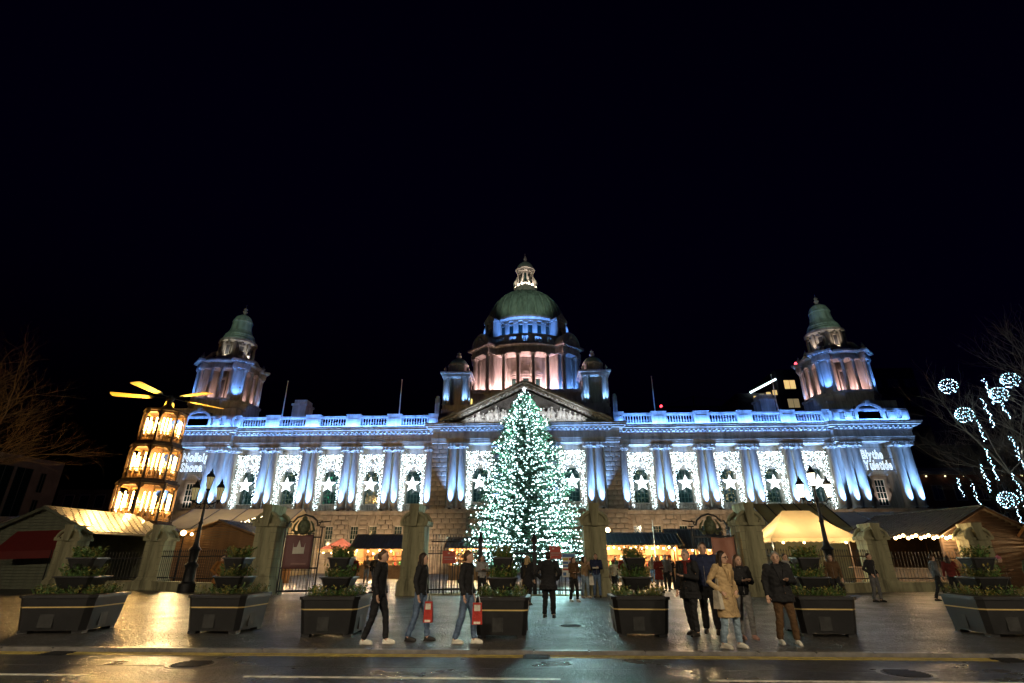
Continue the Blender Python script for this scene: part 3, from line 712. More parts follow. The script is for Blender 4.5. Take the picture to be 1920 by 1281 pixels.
def text_mesh(t, name, mats, size, bevel=.0, offset=0., fill='NONE', extrude=0.):
    cu = bpy.data.curves.new(name, 'FONT'); cu.body = t; cu.size = size; cu.fill_mode = fill
    cu.bevel_depth = bevel; cu.bevel_resolution = 0; cu.offset = offset; cu.resolution_u = 4; cu.extrude = extrude
    o = bpy.data.objects.new('tmp', cu); COL.objects.link(o)
    dg = bpy.context.evaluated_depsgraph_get(); me = bpy.data.meshes.new_from_object(o.evaluated_get(dg))
    bpy.data.objects.remove(o); bpy.data.curves.remove(cu)
    me.name = name; me.materials.clear(); me.materials.append(mats); return me
def letters(txts, loc, lab, W, cat='light sign'):
    root = thing('light_sign', lab, cat, loc, 0, 'greeting signs on the corner pavilions')
    lines = []
    for t in txts:
        adv = 0; L = []
        for ch in t:
            me = text_mesh(ch, 'letter', NEON, 1.5, .026, .02); xs = [v.co.x for v in me.vertices]; x0 = min(xs)
            L.append((me, adv-x0)); adv += max(xs)-x0+.12
        lines.append((L, adv))
    wd = W/max(a for L, a in lines)
    for i, (L, a) in enumerate(lines):
        for me, x in L: ob('letter', me, root, (x*wd,0,-i*1.3), (pi/2,0,0), (wd,1,1))
    fr = MB()
    for z in (1.4,.02,-1.4): fr.tube([(-.1,.1,z),(4.0,.1,z)],.02,4)
    fr.build('sign_frame', IRON, root)
    for x in (.6,2.0,3.4):
        for z in (.5,-.8): plight(root,(x,-.35,z),1.4,COOL,.03,'sign_glow')
letters(['Nollaig','Shona'], (-44.5,-1.75,13.25), 'white outlined light letters reading Nollaig Shona on the left pavilion', 3.5)
letters(['Blythe','Yuletide'], (41.4,-1.75,12.95), 'white outlined light letters reading Blythe Yuletide on the right pavilion', 3.35)
# ================================================================ foreground: gate piers, railings, gates
def pier(x, y, h, wd, lab, rz=0):
    t = thing('gate_pier', lab, 'gate pier', (x,y,0), rz, 'stone gate piers'); k = h/4.0; hw = wd/2
    MB().box(-hw-.12,hw+.12,-hw-.12,hw+.32,0,.62*k,0,None,(.03,.03)).box(-hw-.06,hw+.06,-hw-.06,hw+.26,.62*k,.78*k,0,None,(.05,.05)).build('plinth', PIERST, t, smooth=False)
    nb_ = 6; dz = (3.1*k-.78*k)/nb_
    for i in range(nb_):
        z0 = .78*k+i*dz; q = random.uniform(-.008,.008); MB().box(-hw+q,hw+q,-hw+random.uniform(-.008,.008),hw+.2,z0+.008,z0+dz-.004).build('stone_block', PIERST, t, smooth=False)
    MB().box(-hw+.03,hw-.03,-hw+.03,hw+.17,.75*k,3.12*k).build('pier_core', SHADE_JOINT, t, smooth=False)
    pn = MB(); zt, zb = 2.75*k, 1.05*k; a = hw*.62
    pts = [(-a,zb),(a,zb),(a,zt-.16),(a*.85,zt-.13),(a*.7,zt),(-a*.7,zt),(-a*.85,zt-.13),(-a,zt-.16)]
    pn.prism(pts, -hw-.02, -hw+.06); pn.build('raised_panel', PIERST, t, smooth=False)
    n = 14; R = hw*.98
    pts = [(R*cos(pi*i/n), 3.1*k+.02+R*.85*sin(pi*i/n)) for i in range(n+1)]
    MB().prism(pts, -hw+.05, hw+.15).build('rounded_cap', PIERST, t, ang=25)
    mo = MB()
    for yy in (-hw-.02, hw+.12):
        mo.tube([((R+.07)*cos(pi*i/n), yy, 3.1*k+.04+(R*.85+.06)*sin(pi*i/n)) for i in range(n+1)], .085, 6)
    mo.box(-hw-.14,hw+.14,-hw-.1,hw+.25,3.0*k,3.1*k+.02).box(hw-.1,hw+.16,-hw-.06,hw+.2,3.1*k,3.22*k).box(-hw-.16,-hw+.1,-hw-.06,hw+.2,3.1*k,3.22*k)
    mo.build('cap_moulding', PIERST, t)
    MB().prism([(-.13,2.98*k),(.13,2.98*k),(.24,4.0*k),(-.24,4.0*k)], -hw-.2, hw+.3).build('keystone', PIERST, t, smooth=False)
    return t
PRX = (-11.75, -4.65, 3.82, 10.95)
for x, lab in zip(PRX, ('tall mossy stone gate pier beside the brown banner','tall stone gate pier left of the Christmas tree','tall stone gate pier behind the couple, right of the tree','tall stone gate pier beside the pink banner')):
    pier(x, -41.9, 3.98, 1.02, lab)
for x, y, rz, lab in ((-19.95,-37.8,.1,'short stone pier beside the unlit street lamp'),(-24.7,-38.2,.2,'short stone pier in front of the shingled chalet'),(18.95,-37.8,-.1,'short stone pier right of the cream pop-up tent'),(24.2,-37.8,-.2,'short stone pier in front of the long-roofed chalet at the right')):
    pier(x, y, 3.3, 1.0, lab, rz)
BAR = {}
def railing(p0, p1, h, lab, grp='iron railings', plinth=.45, spacing=.17, tall=0):
    d = Vector((p1[0]-p0[0], p1[1]-p0[1], 0)); L = d.length; rz = atan2(d.y, d.x)
    t = thing('iron_railing', lab, 'railing', (p0[0],p0[1],0), rz, grp)
    if plinth: MB().box(0,L,-.2,.2,0,plinth-.06).box(0,L,-.24,.24,plinth-.06,plinth).build('stone_plinth', PIERST, t, smooth=False)
    for z in (plinth+.15, h-.35): MB().box(0,L,-.02,.02,z,z+.05).build('rail', IRON, t, smooth=False)
    n = int(L/spacing); key = (round(h,2), plinth)
    if key not in BAR:
        BAR[key] = MB().tube([(0,0,plinth),(0,0,h-.1)],.013,5).lathe([(.01,h-.12),(.03,h-.08),(.012,h-.02),(.002,h+.02)],5).mesh('bar', IRON)
    for i in range(n): ob('bar', BAR[key], t, ((i+.5)*L/n,0,0))
    return t
railing((-4.05,-41.7),(3.2,-41.7),2.1,'central iron railing in front of the Christmas tree', plinth=.05)
railing((-3.95,-41.5),(-2.3,-40.4),2.65,'tall open iron gate leaf left of the tree','gate leaves',0.05,.15)
railing((-12.4,-41.5),(-19.4,-38.2),2.0,'iron railing running from the tall pier to the unlit lamp')
railing((11.6,-41.5),(18.4,-38.2),2.0,'iron railing in front of the cream pop-up tent')
railing((-20.5,-37.9),(-24.1,-38.2),1.9,'short iron railing between the two left piers')
railing((19.5,-37.9),(23.6,-37.9),1.9,'iron railing in front of the long-roofed chalet')
# posts between central gates
for x in (-1.55, 1.0):
    o = MB().box(-.09,.09,-.09,.09,0,2.3).lathe([(.13,2.3),(.15,2.4),(.1,2.5),(.02,2.75)],8).build('gate_post', IRON, None, (x,-41.75,0))
    tag(o, 'black iron gate post in front of the tree, '+('left' if x<0 else 'right')+' one', 'gate post', 'central gate posts')
CREST = varied('gilded_green_crest', (.10,.12,.07), .5, 6, .5, .4, .02, 20, .3)
def gate_leaf(x, y, rz, lab):
    t = thing('gate_leaf', lab, 'gate', (x,y,0), rz, 'crested gate leaves'); W = 1.75
    MB().box(0,.07,-.04,.04,.05,3.1).box(W-.07,W,-.04,.04,.05,3.0).box(0,W,-.03,.03,.1,.18).box(0,W,-.03,.03,1.1,1.17).box(0,W,-.03,.03,2.5,2.57).box(W-.16,W+.1,-.03,.03,2.98,3.04).build('gate_frame', IRON, t, smooth=False)
    m = MB().tube([(0,0,.1),(0,0,2.95)],.014,5).mesh('bar', IRON)
    for i in range(1,12): ob('bar', m, t, (i*W/12,0,0))
    tp = MB().tube([(.05,0,2.95),(.18,0,3.25),(.32,0,3.22),(.5,0,3.45),(.85,0,3.58),(1.2,0,3.48),(1.42,0,3.3),(1.5,0,3.05)],.045,6)
    tp.tube([(1.55,0,3.05),(1.6,0,3.25),(1.68,0,3.3)],.03,5).tube([(1.5,0,3.22),(2.1,0,3.3)],.03,5)
    tp.build('scrolled_top', IRON, t)
    cr = MB().ball((.85,-.02,3.0),.3,10,8,0,(1,.35,1.25)).ball((.85,-.05,3.38),.13,8,6,0,(1,.7,1))
    for s in (-1,1): cr.tube([(.85+s*.25,0,2.7),(.85+s*.48,0,2.85),(.85+s*.42,0,3.1),(.85+s*.28,0,3.3)],[.05,.07,.06,.03],6).ball((.85+s*.3,-.02,2.72),.11,7,5)
    cr.build('crest', CREST, t)
gate_leaf(-11.15,-41.7,radians(18),'open black iron gate leaf with crest behind the brown banner')
gate_leaf(10.35,-41.3,radians(162),'open black iron gate leaf with crest behind the pink banner')
def cloth(name, c, sheen=.3):
    m, nt, b = nodes(name); t = nt.nodes.new('ShaderNodeTexCoord')
    r = ramp(nt, noise(nt, 1.3, 3, .5, t.outputs['Object']).outputs[0], [(.3, tuple(x*.75 for x in c)), (.7, c)])
    nt.links.new(r.outputs[0], b.inputs['Base Color']); b.inputs['Roughness'].default_value = .6
    bump(nt, b, noise(nt, 3.0, 2, .5, t.outputs['Object']).outputs[0], .4, .08); return m
PURP = cloth('brown_purple_banner_vinyl', (.20,.085,.085)); PINKB = cloth('salmon_banner_vinyl', (.50,.22,.15))
PRINT = plain('pale_print', (.62,.58,.50), .6); PRINT2 = plain('faint_print', (.33,.18,.16), .6)
def banner(x, y, rz, wd, z0, z1, mt, lab, icon):
    t = thing('banner', lab, 'banner', (x,y,0), rz); n, k = 9, 10; rnd = random.Random(3)
    vs = []; 
    for j in range(k+1):
        for i in range(n+1):
            u, v = i/n, j/k; sag = .05*sin(u*pi)*(v if v > .5 else .3)
            vs.append((u*wd, -.04-.045*sin(u*9+v*2.5)*(.4+v*.6), z0+(z1-z0)*v-sag*(v > .9)))
    fs = [(j*(n+1)+i, j*(n+1)+i+1, (j+1)*(n+1)+i+1, (j+1)*(n+1)+i) for j in range(k) for i in range(n)]
    m = MB().add(vs, fs); mo = m.build('banner_cloth', mt, t); mo.modifiers.new('thick','SOLIDIFY').thickness = .006
    fr = MB()
    for xx in (0, wd): fr.tube([(xx,0,0),(xx,0,z1+.08)],.022,6)
    fr.tube([(0,0,z1+.04),(wd,0,z1+.04)],.018,6).tube([(0,0,z0-.06),(wd,0,z0-.06)],.018,6)
    fr.build('banner_frame', IRON, t)
    if icon:
        c = wd*.53; zi = z0+(z1-z0)*.56; s_ = .27
        pts = [(-1,-.75),(1,-.75),(1,.35),(1.05,1.15),(.92,.35),(.38,.35),(0,1.55),(-.38,.35),(-.92,.35),(-1.05,1.15),(-1,.35)]
        ic = MB().add([(c+px*s_, -.115, zi+pz*s_) for px, pz in pts], [(0,1,2,4,5,6,7,8,10),(2,3,4),(8,9,10)])
        ic.build('printed_emblem', PRINT, t, smooth=False)
        q = MB(); rr = random.Random(5); xx = wd*.32
        while xx < wd*.86:
            ww = rr.uniform(.03,.055); q.box(xx,xx+ww,-.118,-.113,z0+.17,z0+.25); xx += ww+.012
        q.build('printed_line', PRINT2, t, smooth=False, kind='stuff')
banner(-10.95,-41.85,radians(6),1.28,1.12,2.64,PURP,'brown banner with pale castle emblem hung on the left gate',True)
banner(9.35,-41.6,radians(-20),1.0,.95,2.5,PINKB,'salmon pink banner hung by the right gate behind the waiting people',False)
REDS = plain('red_sign_board', (.42,.06,.04), .5); WHS = plain('white_sign_board', (.62,.61,.56), .5)
BLUS = plain('blue_sign_print', (.06,.14,.32), .5); YELS = plain('yellow_sign_print', (.5,.38,.06), .5); TEALS = emit('teal_lit_sign', (.12,.45,.42), .35)
def board(x, y, w_, h_, z, mt, lab, cells=(), posts=True, rz=0, cat='sign'):
    t = thing('notice_board', lab, cat, (x,y,0), rz)
    MB().box(-w_/2,w_/2,-.012,.012,z,z+h_).build('board', mt, t, smooth=False)
    if posts: MB().tube([(-w_*.3,.03,0),(-w_*.3,.03,z+h_)],.02,6).tube([(w_*.3,.03,0),(w_*.3,.03,z+h_)],.02,6).build('posts', IRON, t)
    for (a,b,c,d,m) in cells: MB().box(-w_/2+a*w_,-w_/2+b*w_,-.017,-.012,z+c*h_,z+d*h_).build('printed_panel', m, t, smooth=False)
board(-3.0,-41.95,.62,.55,1.35,REDS,'red notice on the railing left of the tree',((.1,.9,.45,.55,PRINT2),(.15,.8,.28,.36,PRINT2),(.4,.55,.75,.85,PRINT)))
board(1.98,-41.95,.55,.55,1.55,REDS,'red notice on the railing right of the tree',((.1,.9,.4,.5,PRINT2),(.15,.8,.25,.33,PRINT2),(.25,.4,.75,.85,PRINT)))
board(2.58,-42.1,.62,1.0,.78,WHS,'white safety notice board with blue, yellow and red panels',((.04,.96,.84,.98,BLUS),(.05,.46,.7,.8,YELS),(.52,.96,.7,.8,REDS),(.05,.46,.55,.65,BLUS),(.52,.96,.55,.65,BLUS),(.05,.5,.42,.5,BLUS),(.05,.5,.28,.36,REDS),(.05,.28,.06,.2,BLUS)))

# ================================================================ street lamps
def lantern_mesh(lit):
    g_ = MB().lathe([(.10,0),(.2,.62)],6,cap=False).mesh('lantern_glass', LANTLIT if lit else GLD)
    c_ = MB().lathe([(.13,-.06),(.11,.0),(.09,.02)],6).lathe([(.24,.62),(.23,.68),(.15,.8),(.1,.84),(.1,.9),(.04,.98),(.015,1.08)],6).lathe([(.02,-.2),(.05,-.1),(.13,-.05)],6)
    for k in range(6):
        a = 2*pi*k/6; c_.tube([(.105*cos(a),.105*sin(a),0),(.205*cos(a),.205*sin(a),.63)],.012,4)
        a += pi/6
        c_.tube([(.09*cos(a),.09*sin(a),0),(.178*cos(a),.178*sin(a),.63)],.006,4)
    return g_, c_.mesh('lantern_frame', IRON)
GLD = emit('dim_lantern_glass', (.62,.50,.22), .4)  # faint yellow glow put into the glass of the unlit lanterns
def lamp_post(x, y, lit, lab):
    t = thing('street_lamp', lab, 'street lamp', (x,y,0), 0, 'three-lantern lamp posts')
    MB().lathe([(.42,0),(.42,.4),(.3,.5),(.26,1.1),(.34,1.25),(.2,1.4),(.22,1.9),(.3,2.0),(.16,2.15),(.11,2.4),(.085,3.2),(.12,3.3),(.075,3.4),(.06,4.2),(.11,4.28),(.11,4.4),(.05,4.5),(.05,4.98)],12).build('post', IRON, t)
    ar = MB()
    for s in (-1,1):
        ar.tube([(0,0,4.3),(s*.25,0,4.22),(s*.5,0,4.3),(s*.68,0,4.42)],.032,6)
        ar.tube([(s*.2,0,4.2),(s*.35,0,4.05),(s*.5,0,4.1),(s*.46,0,4.24),(s*.36,0,4.22)],.02,5)
        ar.tube([(0,0,4.05),(s*.18,0,4.0),(s*.3,0,4.15)],.02,5)
    ar.build('scroll_arms', IRON, t)
    gm, fm = lantern_mesh(lit)
    for dx, dz in ((-.68,4.45),(0,5.02),(.68,4.45)):
        f = ob('lantern_frame', fm, t, (dx,0,dz)); ob('lantern_glass', gm, f)
        if lit: plight(t, (dx,-.0,dz+.3), 130, (1,.85,.6), .1, 'lantern_lamp')
lamp_post(-16.5,-40,False,'black three-lantern lamp post with unlit lanterns near the windmill tower')
lamp_post(15.42,-40,True,'black three-lantern lamp post with glowing lanterns before the cream tent')
STEEL = plain('galvanised_steel', (.22,.22,.22), .5, .6)
for x, y in ((-16,-73),(-2,-74),(13,-73),(27,-73),(-30,-73)):
    t = thing('street_light', 'tall steel street light on the near pavement '+('far left' if x<-20 else 'left' if x<-5 else 'behind the camera' if x<5 else 'right' if x<20 else 'far right'), 'street light', (x,y,0), 0, 'street lights on the near pavement')
    MB().lathe([(.1,0),(.09,4),(.06,8.6)],8).tube([(0,0,8.5),(0,.5,8.85),(0,1.6,9.0)],.04,6).build('post', STEEL, t)
    MB().box(-.14,.14,1.4,2.1,8.93,9.05).build('lamp_head', STEEL, t)
    MB().box(-.11,.11,1.5,2.0,8.91,8.928).build('lamp_lens', emit('warm_street_lens', (1,.75,.42), 6), t)
    slight(t, (0,1.75,8.85), (0,9.5,0), 5600, (1,.82,.56), 104, .12, .35, 'street_light_lamp')

for x, lab in ((-24,'left'),(26,'right')):  # masts added out of view to brighten the dome, lantern and tower cupolas
    t = thing('added_flood_mast','added unseen floodlight mast aimed at the dome, '+lab+' one','floodlight',(x,-76,0),0,'added floodlight masts out of view')
    MB().lathe([(.14,0),(.08,13.6)],8).build('post', STEEL, t); MB().box(-.3,.3,-.1,.35,13.6,14.1).build('lamp_head', STEEL, t)
    slight(t,(0,.5,13.9),(-x,76+9,41.5),52000,(.85,1.0,.8),6.6,.15,.6)
    slight(t,(0,.5,13.9),(-x,76+12,50.5),26000,(1,.9,.8),3.2,.15,.6)
    slight(t,(0,.5,13.9),((-43.3 if x<0 else 43.3)-x,76+1.5,34.2),52000,(.85,1.0,.82),4.6,.15,.6)
# hot lamp between the left chalets
t = thing('work_lamp','bright warm lamp between the left chalets, shining across the wet paving','lamp',(-21.6,-33.4,0))
MB().tube([(0,.1,0),(0,.1,3.2)],.04,6).build('post', IRON, t); MB().ball((0,0,3.1),.16,10,8).build('lamp_globe', WARM, t); MB().ball((.5,.1,3.02),.09,8,6).build('bulb', WARM, t)
slight(t,(.1,-.2,3.1),(14.5,-21,-3.0),2600,(1,.66,.28),60,.12,.5)
# ================================================================ Christmas tree
NEED = varied('spruce_needles', (.045,.11,.065), .5, 2.0, .6, 0)
BARK = varied('bark', (.07,.05,.035), .4, 3, .9, .5, .03, 12)
xt = thing('christmas_tree', 'tall spruce Christmas tree covered in white lights before the portico', 'tree', (.38,-30,0))
MB().tube([(0,0,0),(0.05,0,6),(0,0,12.6)],[.24,.15,.03],8).build('trunk', BARK, xt)
rnd = random.Random(11); cr = MB(); tips = []
HT = 13.3
def rad_at(z): 
    u = (z-1.3)/(HT-1.3); return 4.25*(1-u)**.68*(1+.06*sin(z*3))+.12
nb = 0
z = 1.35
while z < HT-.15:
    R = rad_at(z); k = max(6, int(8+R*6.2)); a0 = rnd.uniform(0,6.28)
    for i in range(k):
        a = a0+2*pi*i/k+rnd.uniform(-.15,.15); L = R*rnd.choice((.7,.85,.95,1.0,1.05,1.18)); d = Vector((cos(a),sin(a),0)); side = Vector((-sin(a),cos(a),0))
        base = Vector((0,0,z+rnd.uniform(-.1,.15))); droop = -.18*L
        nseg = max(3, int(L/.2))
        for j in range(nseg):
            t = (j+.6)/nseg
            if t < .2 and L > 1: continue
            p = base+d*(L*t)+Vector((0,0,droop*t*(1-.75*t)+.03*sin(j)))
            wdt = min(.75, (.28+.55*(1-t)*L*.3))
            for sd in (-1,1):
                q = p+side*sd*wdt*rnd.uniform(.55,1)+d*wdt*.55+Vector((0,0,rnd.uniform(-.14,.05)))
                m1 = (p+q)/2
                for (A,B) in ((p,m1),(m1,q)):
                    n_ = Vector((rnd.uniform(-.6,.6),rnd.uniform(-.6,.6),1)).normalized(); e = (B-A); f_ = e.cross(n_).normalized()*rnd.uniform(.05,.085)
                    cr.add([A-f_*.6, A+f_*.6, B+f_, B+e*.35, B-f_], [(0,1,2,3,4)])
            n_ = Vector((0,0,1)); e = d*.3
            cr.add([p-side*.05, p+side*.05, p+e+Vector((0,0,-.03))], [(0,1,2)])
            if t > .35: tips.append((p, t, R))
    z += .2+.1*R/4.3
cr.add([(-.06,0,12.5),(.06,0,12.5),(0,0,13.4)],[(0,1,2)]).add([(0,-.06,12.5),(0,.06,12.5),(0,0,13.4)],[(0,1,2)])
cr.build('crown', NEED, xt, smooth=False)
sl = thing('tree_lights', 'white string lights wound all over the Christmas tree', 'string lights', (.38,-30,0))
bm_ = MB(); big = MB(); rnd.shuffle(tips); cnt = 0; prev = None
for p, t, R in tips:
    if p.y > R*.45 and rnd.random() < .7: continue
    q = p+Vector((rnd.uniform(-.12,.12),rnd.uniform(-.12,.12),rnd.uniform(.0,.1)))
    bm_.octa(q, rnd.choice((.026,.032,.032,.04,.055))); cnt += 1
    if cnt >= 5200: break
bm_.build('led_bulbs', LEDT, sl, smooth=False, kind='stuff')
wr = MB(); pts = []
for i in range(700):
    z = 1.5+(HT-2)*i/700; a = i*.42; R = rad_at(z)*.88; pts.append((R*cos(a),R*sin(a),z))
wr.tube(pts,.008,3).build('wire', WIRE, sl, smooth=False)
for k in range(44):
    z = 1.7+(HT-2.4)*((k+.5)/44)**1.35; a = -pi/2+ (k*2.4)%3.6-1.8; R = rad_at(z)*1.02
    plight(sl, (R*cos(a),R*sin(a),z), 120, (.55,1.0,.95), .06, 'led_glow')
ts = MB(); sp = []
for i in range(10): r = .19 if i%2==0 else .08; a = pi/2+pi*i/5; sp.append((r*cos(a),0,r*sin(a)))
ts.add(sp+[(0,-.06,0),(0,.06,0)],[(i,(i+1)%10,10) for i in range(10)]+[((i+1)%10,i,11) for i in range(10)])
o = ts.build('tree_star', STAR, None, (.38,-30.05,13.55), smooth=False); tag(o,'small lit star on the very top of the Christmas tree','star')

# ================================================================ Christmas pyramid (windmill tower)
py = thing('christmas_pyramid', 'glowing three-tier wooden Christmas pyramid with windmill blades', 'windmill tower', (-28.8,-28,0))
OCW = varied('pyramid_timber', (.26,.15,.06), .3, 2.5, .55, .3, .01, 20); DKW = varied('dark_pyramid_beam', (.06,.035,.02), .3, 3, .55, .2, .01, 20)
MB().lathe([(2.2,0),(2.2,3.2),(2.9,3.3),(2.9,3.5),(2.25,4.0)],8,a0=pi/8,a1=2*pi+pi/8).build('base_bar', DKW, py, smooth=False)
def tier(z0, zr, z1, R, Rn):
    n = 8; A = [pi/8+2*pi*k/n for k in range(n)]
    pl = MB().lathe([(R+.18,z0-.12),(R+.18,z0+.06),(R,z0+.07)],8,a0=pi/8,a1=2*pi+pi/8).build('platform', DKW, py, smooth=False)
    MB().lathe([(R*.98,z1-.12),(R+.12,z1-.1),(R+.12,z1+.04),(Rn,z1+.12)],8,a0=pi/8,a1=2*pi+pi/8).build('canopy', DKW, py, smooth=False)
    for a in A:
        MB().box(R-.1,R+.04,-.07,.07,z0,z1,0,T(0,0,0,a)).build('corner_post', DKW, py, smooth=False)
    for k in range(n):
        a, b = A[k], A[(k+1)%n]; p = Vector((R*cos(a),R*sin(a),0)); q = Vector((R*cos(b),R*sin(b),0)); d = (q-p); L = d.length; an = atan2(d.y,d.x)
        M = T(p.x,p.y,0,an); rl = MB().box(.08,L-.08,-.03,.03,zr-.06,zr,0,M).box(.08,L-.08,-.03,.03,z0+.12,z0+.18,0,M)
        m = int(L/.13)
        for i in range(m):
            x = .1+(L-.2)*(i+.5)/m; rl.box(x-.025,x+.025,-.015,.015,z0+.18,zr-.06,0,M)
        for i in range(3): rl.ball(M@Vector((L*(i+.75)/3.3,0,(z0+zr)/2+.03)),.11,6,4)
        rl.build('fretwork_rail', OCW, py, smooth=False)
        fv = MB()
        for i in range(2):
            x0, x1 = (.05, .45) if i == 0 else (L-.05, L-.45)
            fv.add([(x0,0,z1-.12),(x1,0,z1-.12),(x0,0,z1-.55)],[(0,1,2)],0,M)
        fv.box(.05,L-.05,-.02,.02,z1-.26,z1-.12,0,M); fv.build('fretwork_bracket', OCW, py, smooth=False)
        for x in (.3, .5, .7):
            c = M @ Vector((L*x,.22,0)); h0 = zr-.15; h1 = z0+(z1-z0)*.74
            if x == .5 and k % 2: continue
            cd = MB().tube([(c.x,c.y,h0),(c.x,c.y,h1)],.05,7).build('candle_lamp', CANDLE, py)
            MB().lathe([(.08,z0+.05),(.05,z0+.2),(.05,h0-.03),(.09,h0)],7,c.x,c.y).build('candle_holder', OCW, cd)
    MB().lathe([(R*.26,z0),(R*.26,z1)],8).build('drum', DKW, py, smooth=False)
    for k in range(6):
        a = 2*pi*k/6+z0; M = T(R*.66*cos(a),R*.66*sin(a),z0+.1,a)
        MB().lathe([(.16,0),(.2,.3),(.14,.75),(.16,.95),(.06,1.1)],7,0,0,0,M=M).ball(M@Vector((0,0,1.22)),.13,7,5).build('carved_figure', OCW, py)
    for k in range(4):
        a = -pi/2+(k-1.5)*.9; plight(py,(R*.8*cos(a),R*.8*sin(a),z0+(z1-z0)*.55),950,(1,.55,.16),.1,'candle_glow')
tier(4.1,4.95,6.9,2.05,1.8); tier(7.1,7.95,9.75,1.78,1.55); tier(9.95,10.75,12.55,1.52,.7)
MB().lathe([(.75,12.6),(.5,12.9),(.2,13.2),(.14,13.9)],10).ball((0,0,13.75),.3,10,6).lathe([(.32,13.6),(.32,13.85)],12).build('hub', DKW, py)
BLD = varied('pale_yellow_blade_ply', (.55,.36,.09), .15, 3, .5, .15, .01, 16)
bm2 = MB()
pts = [(1.1,-.1),(1.5,-.36),(4.05,-.42),(4.25,-.3),(4.3,.1),(4.2,.38),(4.0,.42),(1.5,.3),(1.1,.1)]
bm2.add([(x,y,.02) for x,y in pts]+[(x,y,-.02) for x,y in pts],[tuple(range(9)),tuple(reversed(range(9,18)))]+[(i,i+9,(i+1)%9+9,(i+1)%9) for i in range(9)])
BM_ = bm2.mesh('blade', BLD, False)
AM_ = MB().tube([(.25,0,0),(1.5,0,-.03)],.05,6).mesh('blade_arm', DKW)
for a in (270,198,126,54,342):
    b = ob('blade', BM_, py, (0,0,13.8), (radians(24),0,0)); b.rotation_euler = (Matrix.Rotation(radians(a),3,'Z') @ Matrix.Rotation(radians(7),3,'X')).to_euler()
    ob('blade_arm', AM_, b)
for k in range(5):
    a = radians(270+72*k); slight(py,(.9*cos(a),.9*sin(a),12.75),(3.2*cos(a),3.2*sin(a),13.8),1500,(1,.66,.2),75,.1,.7)
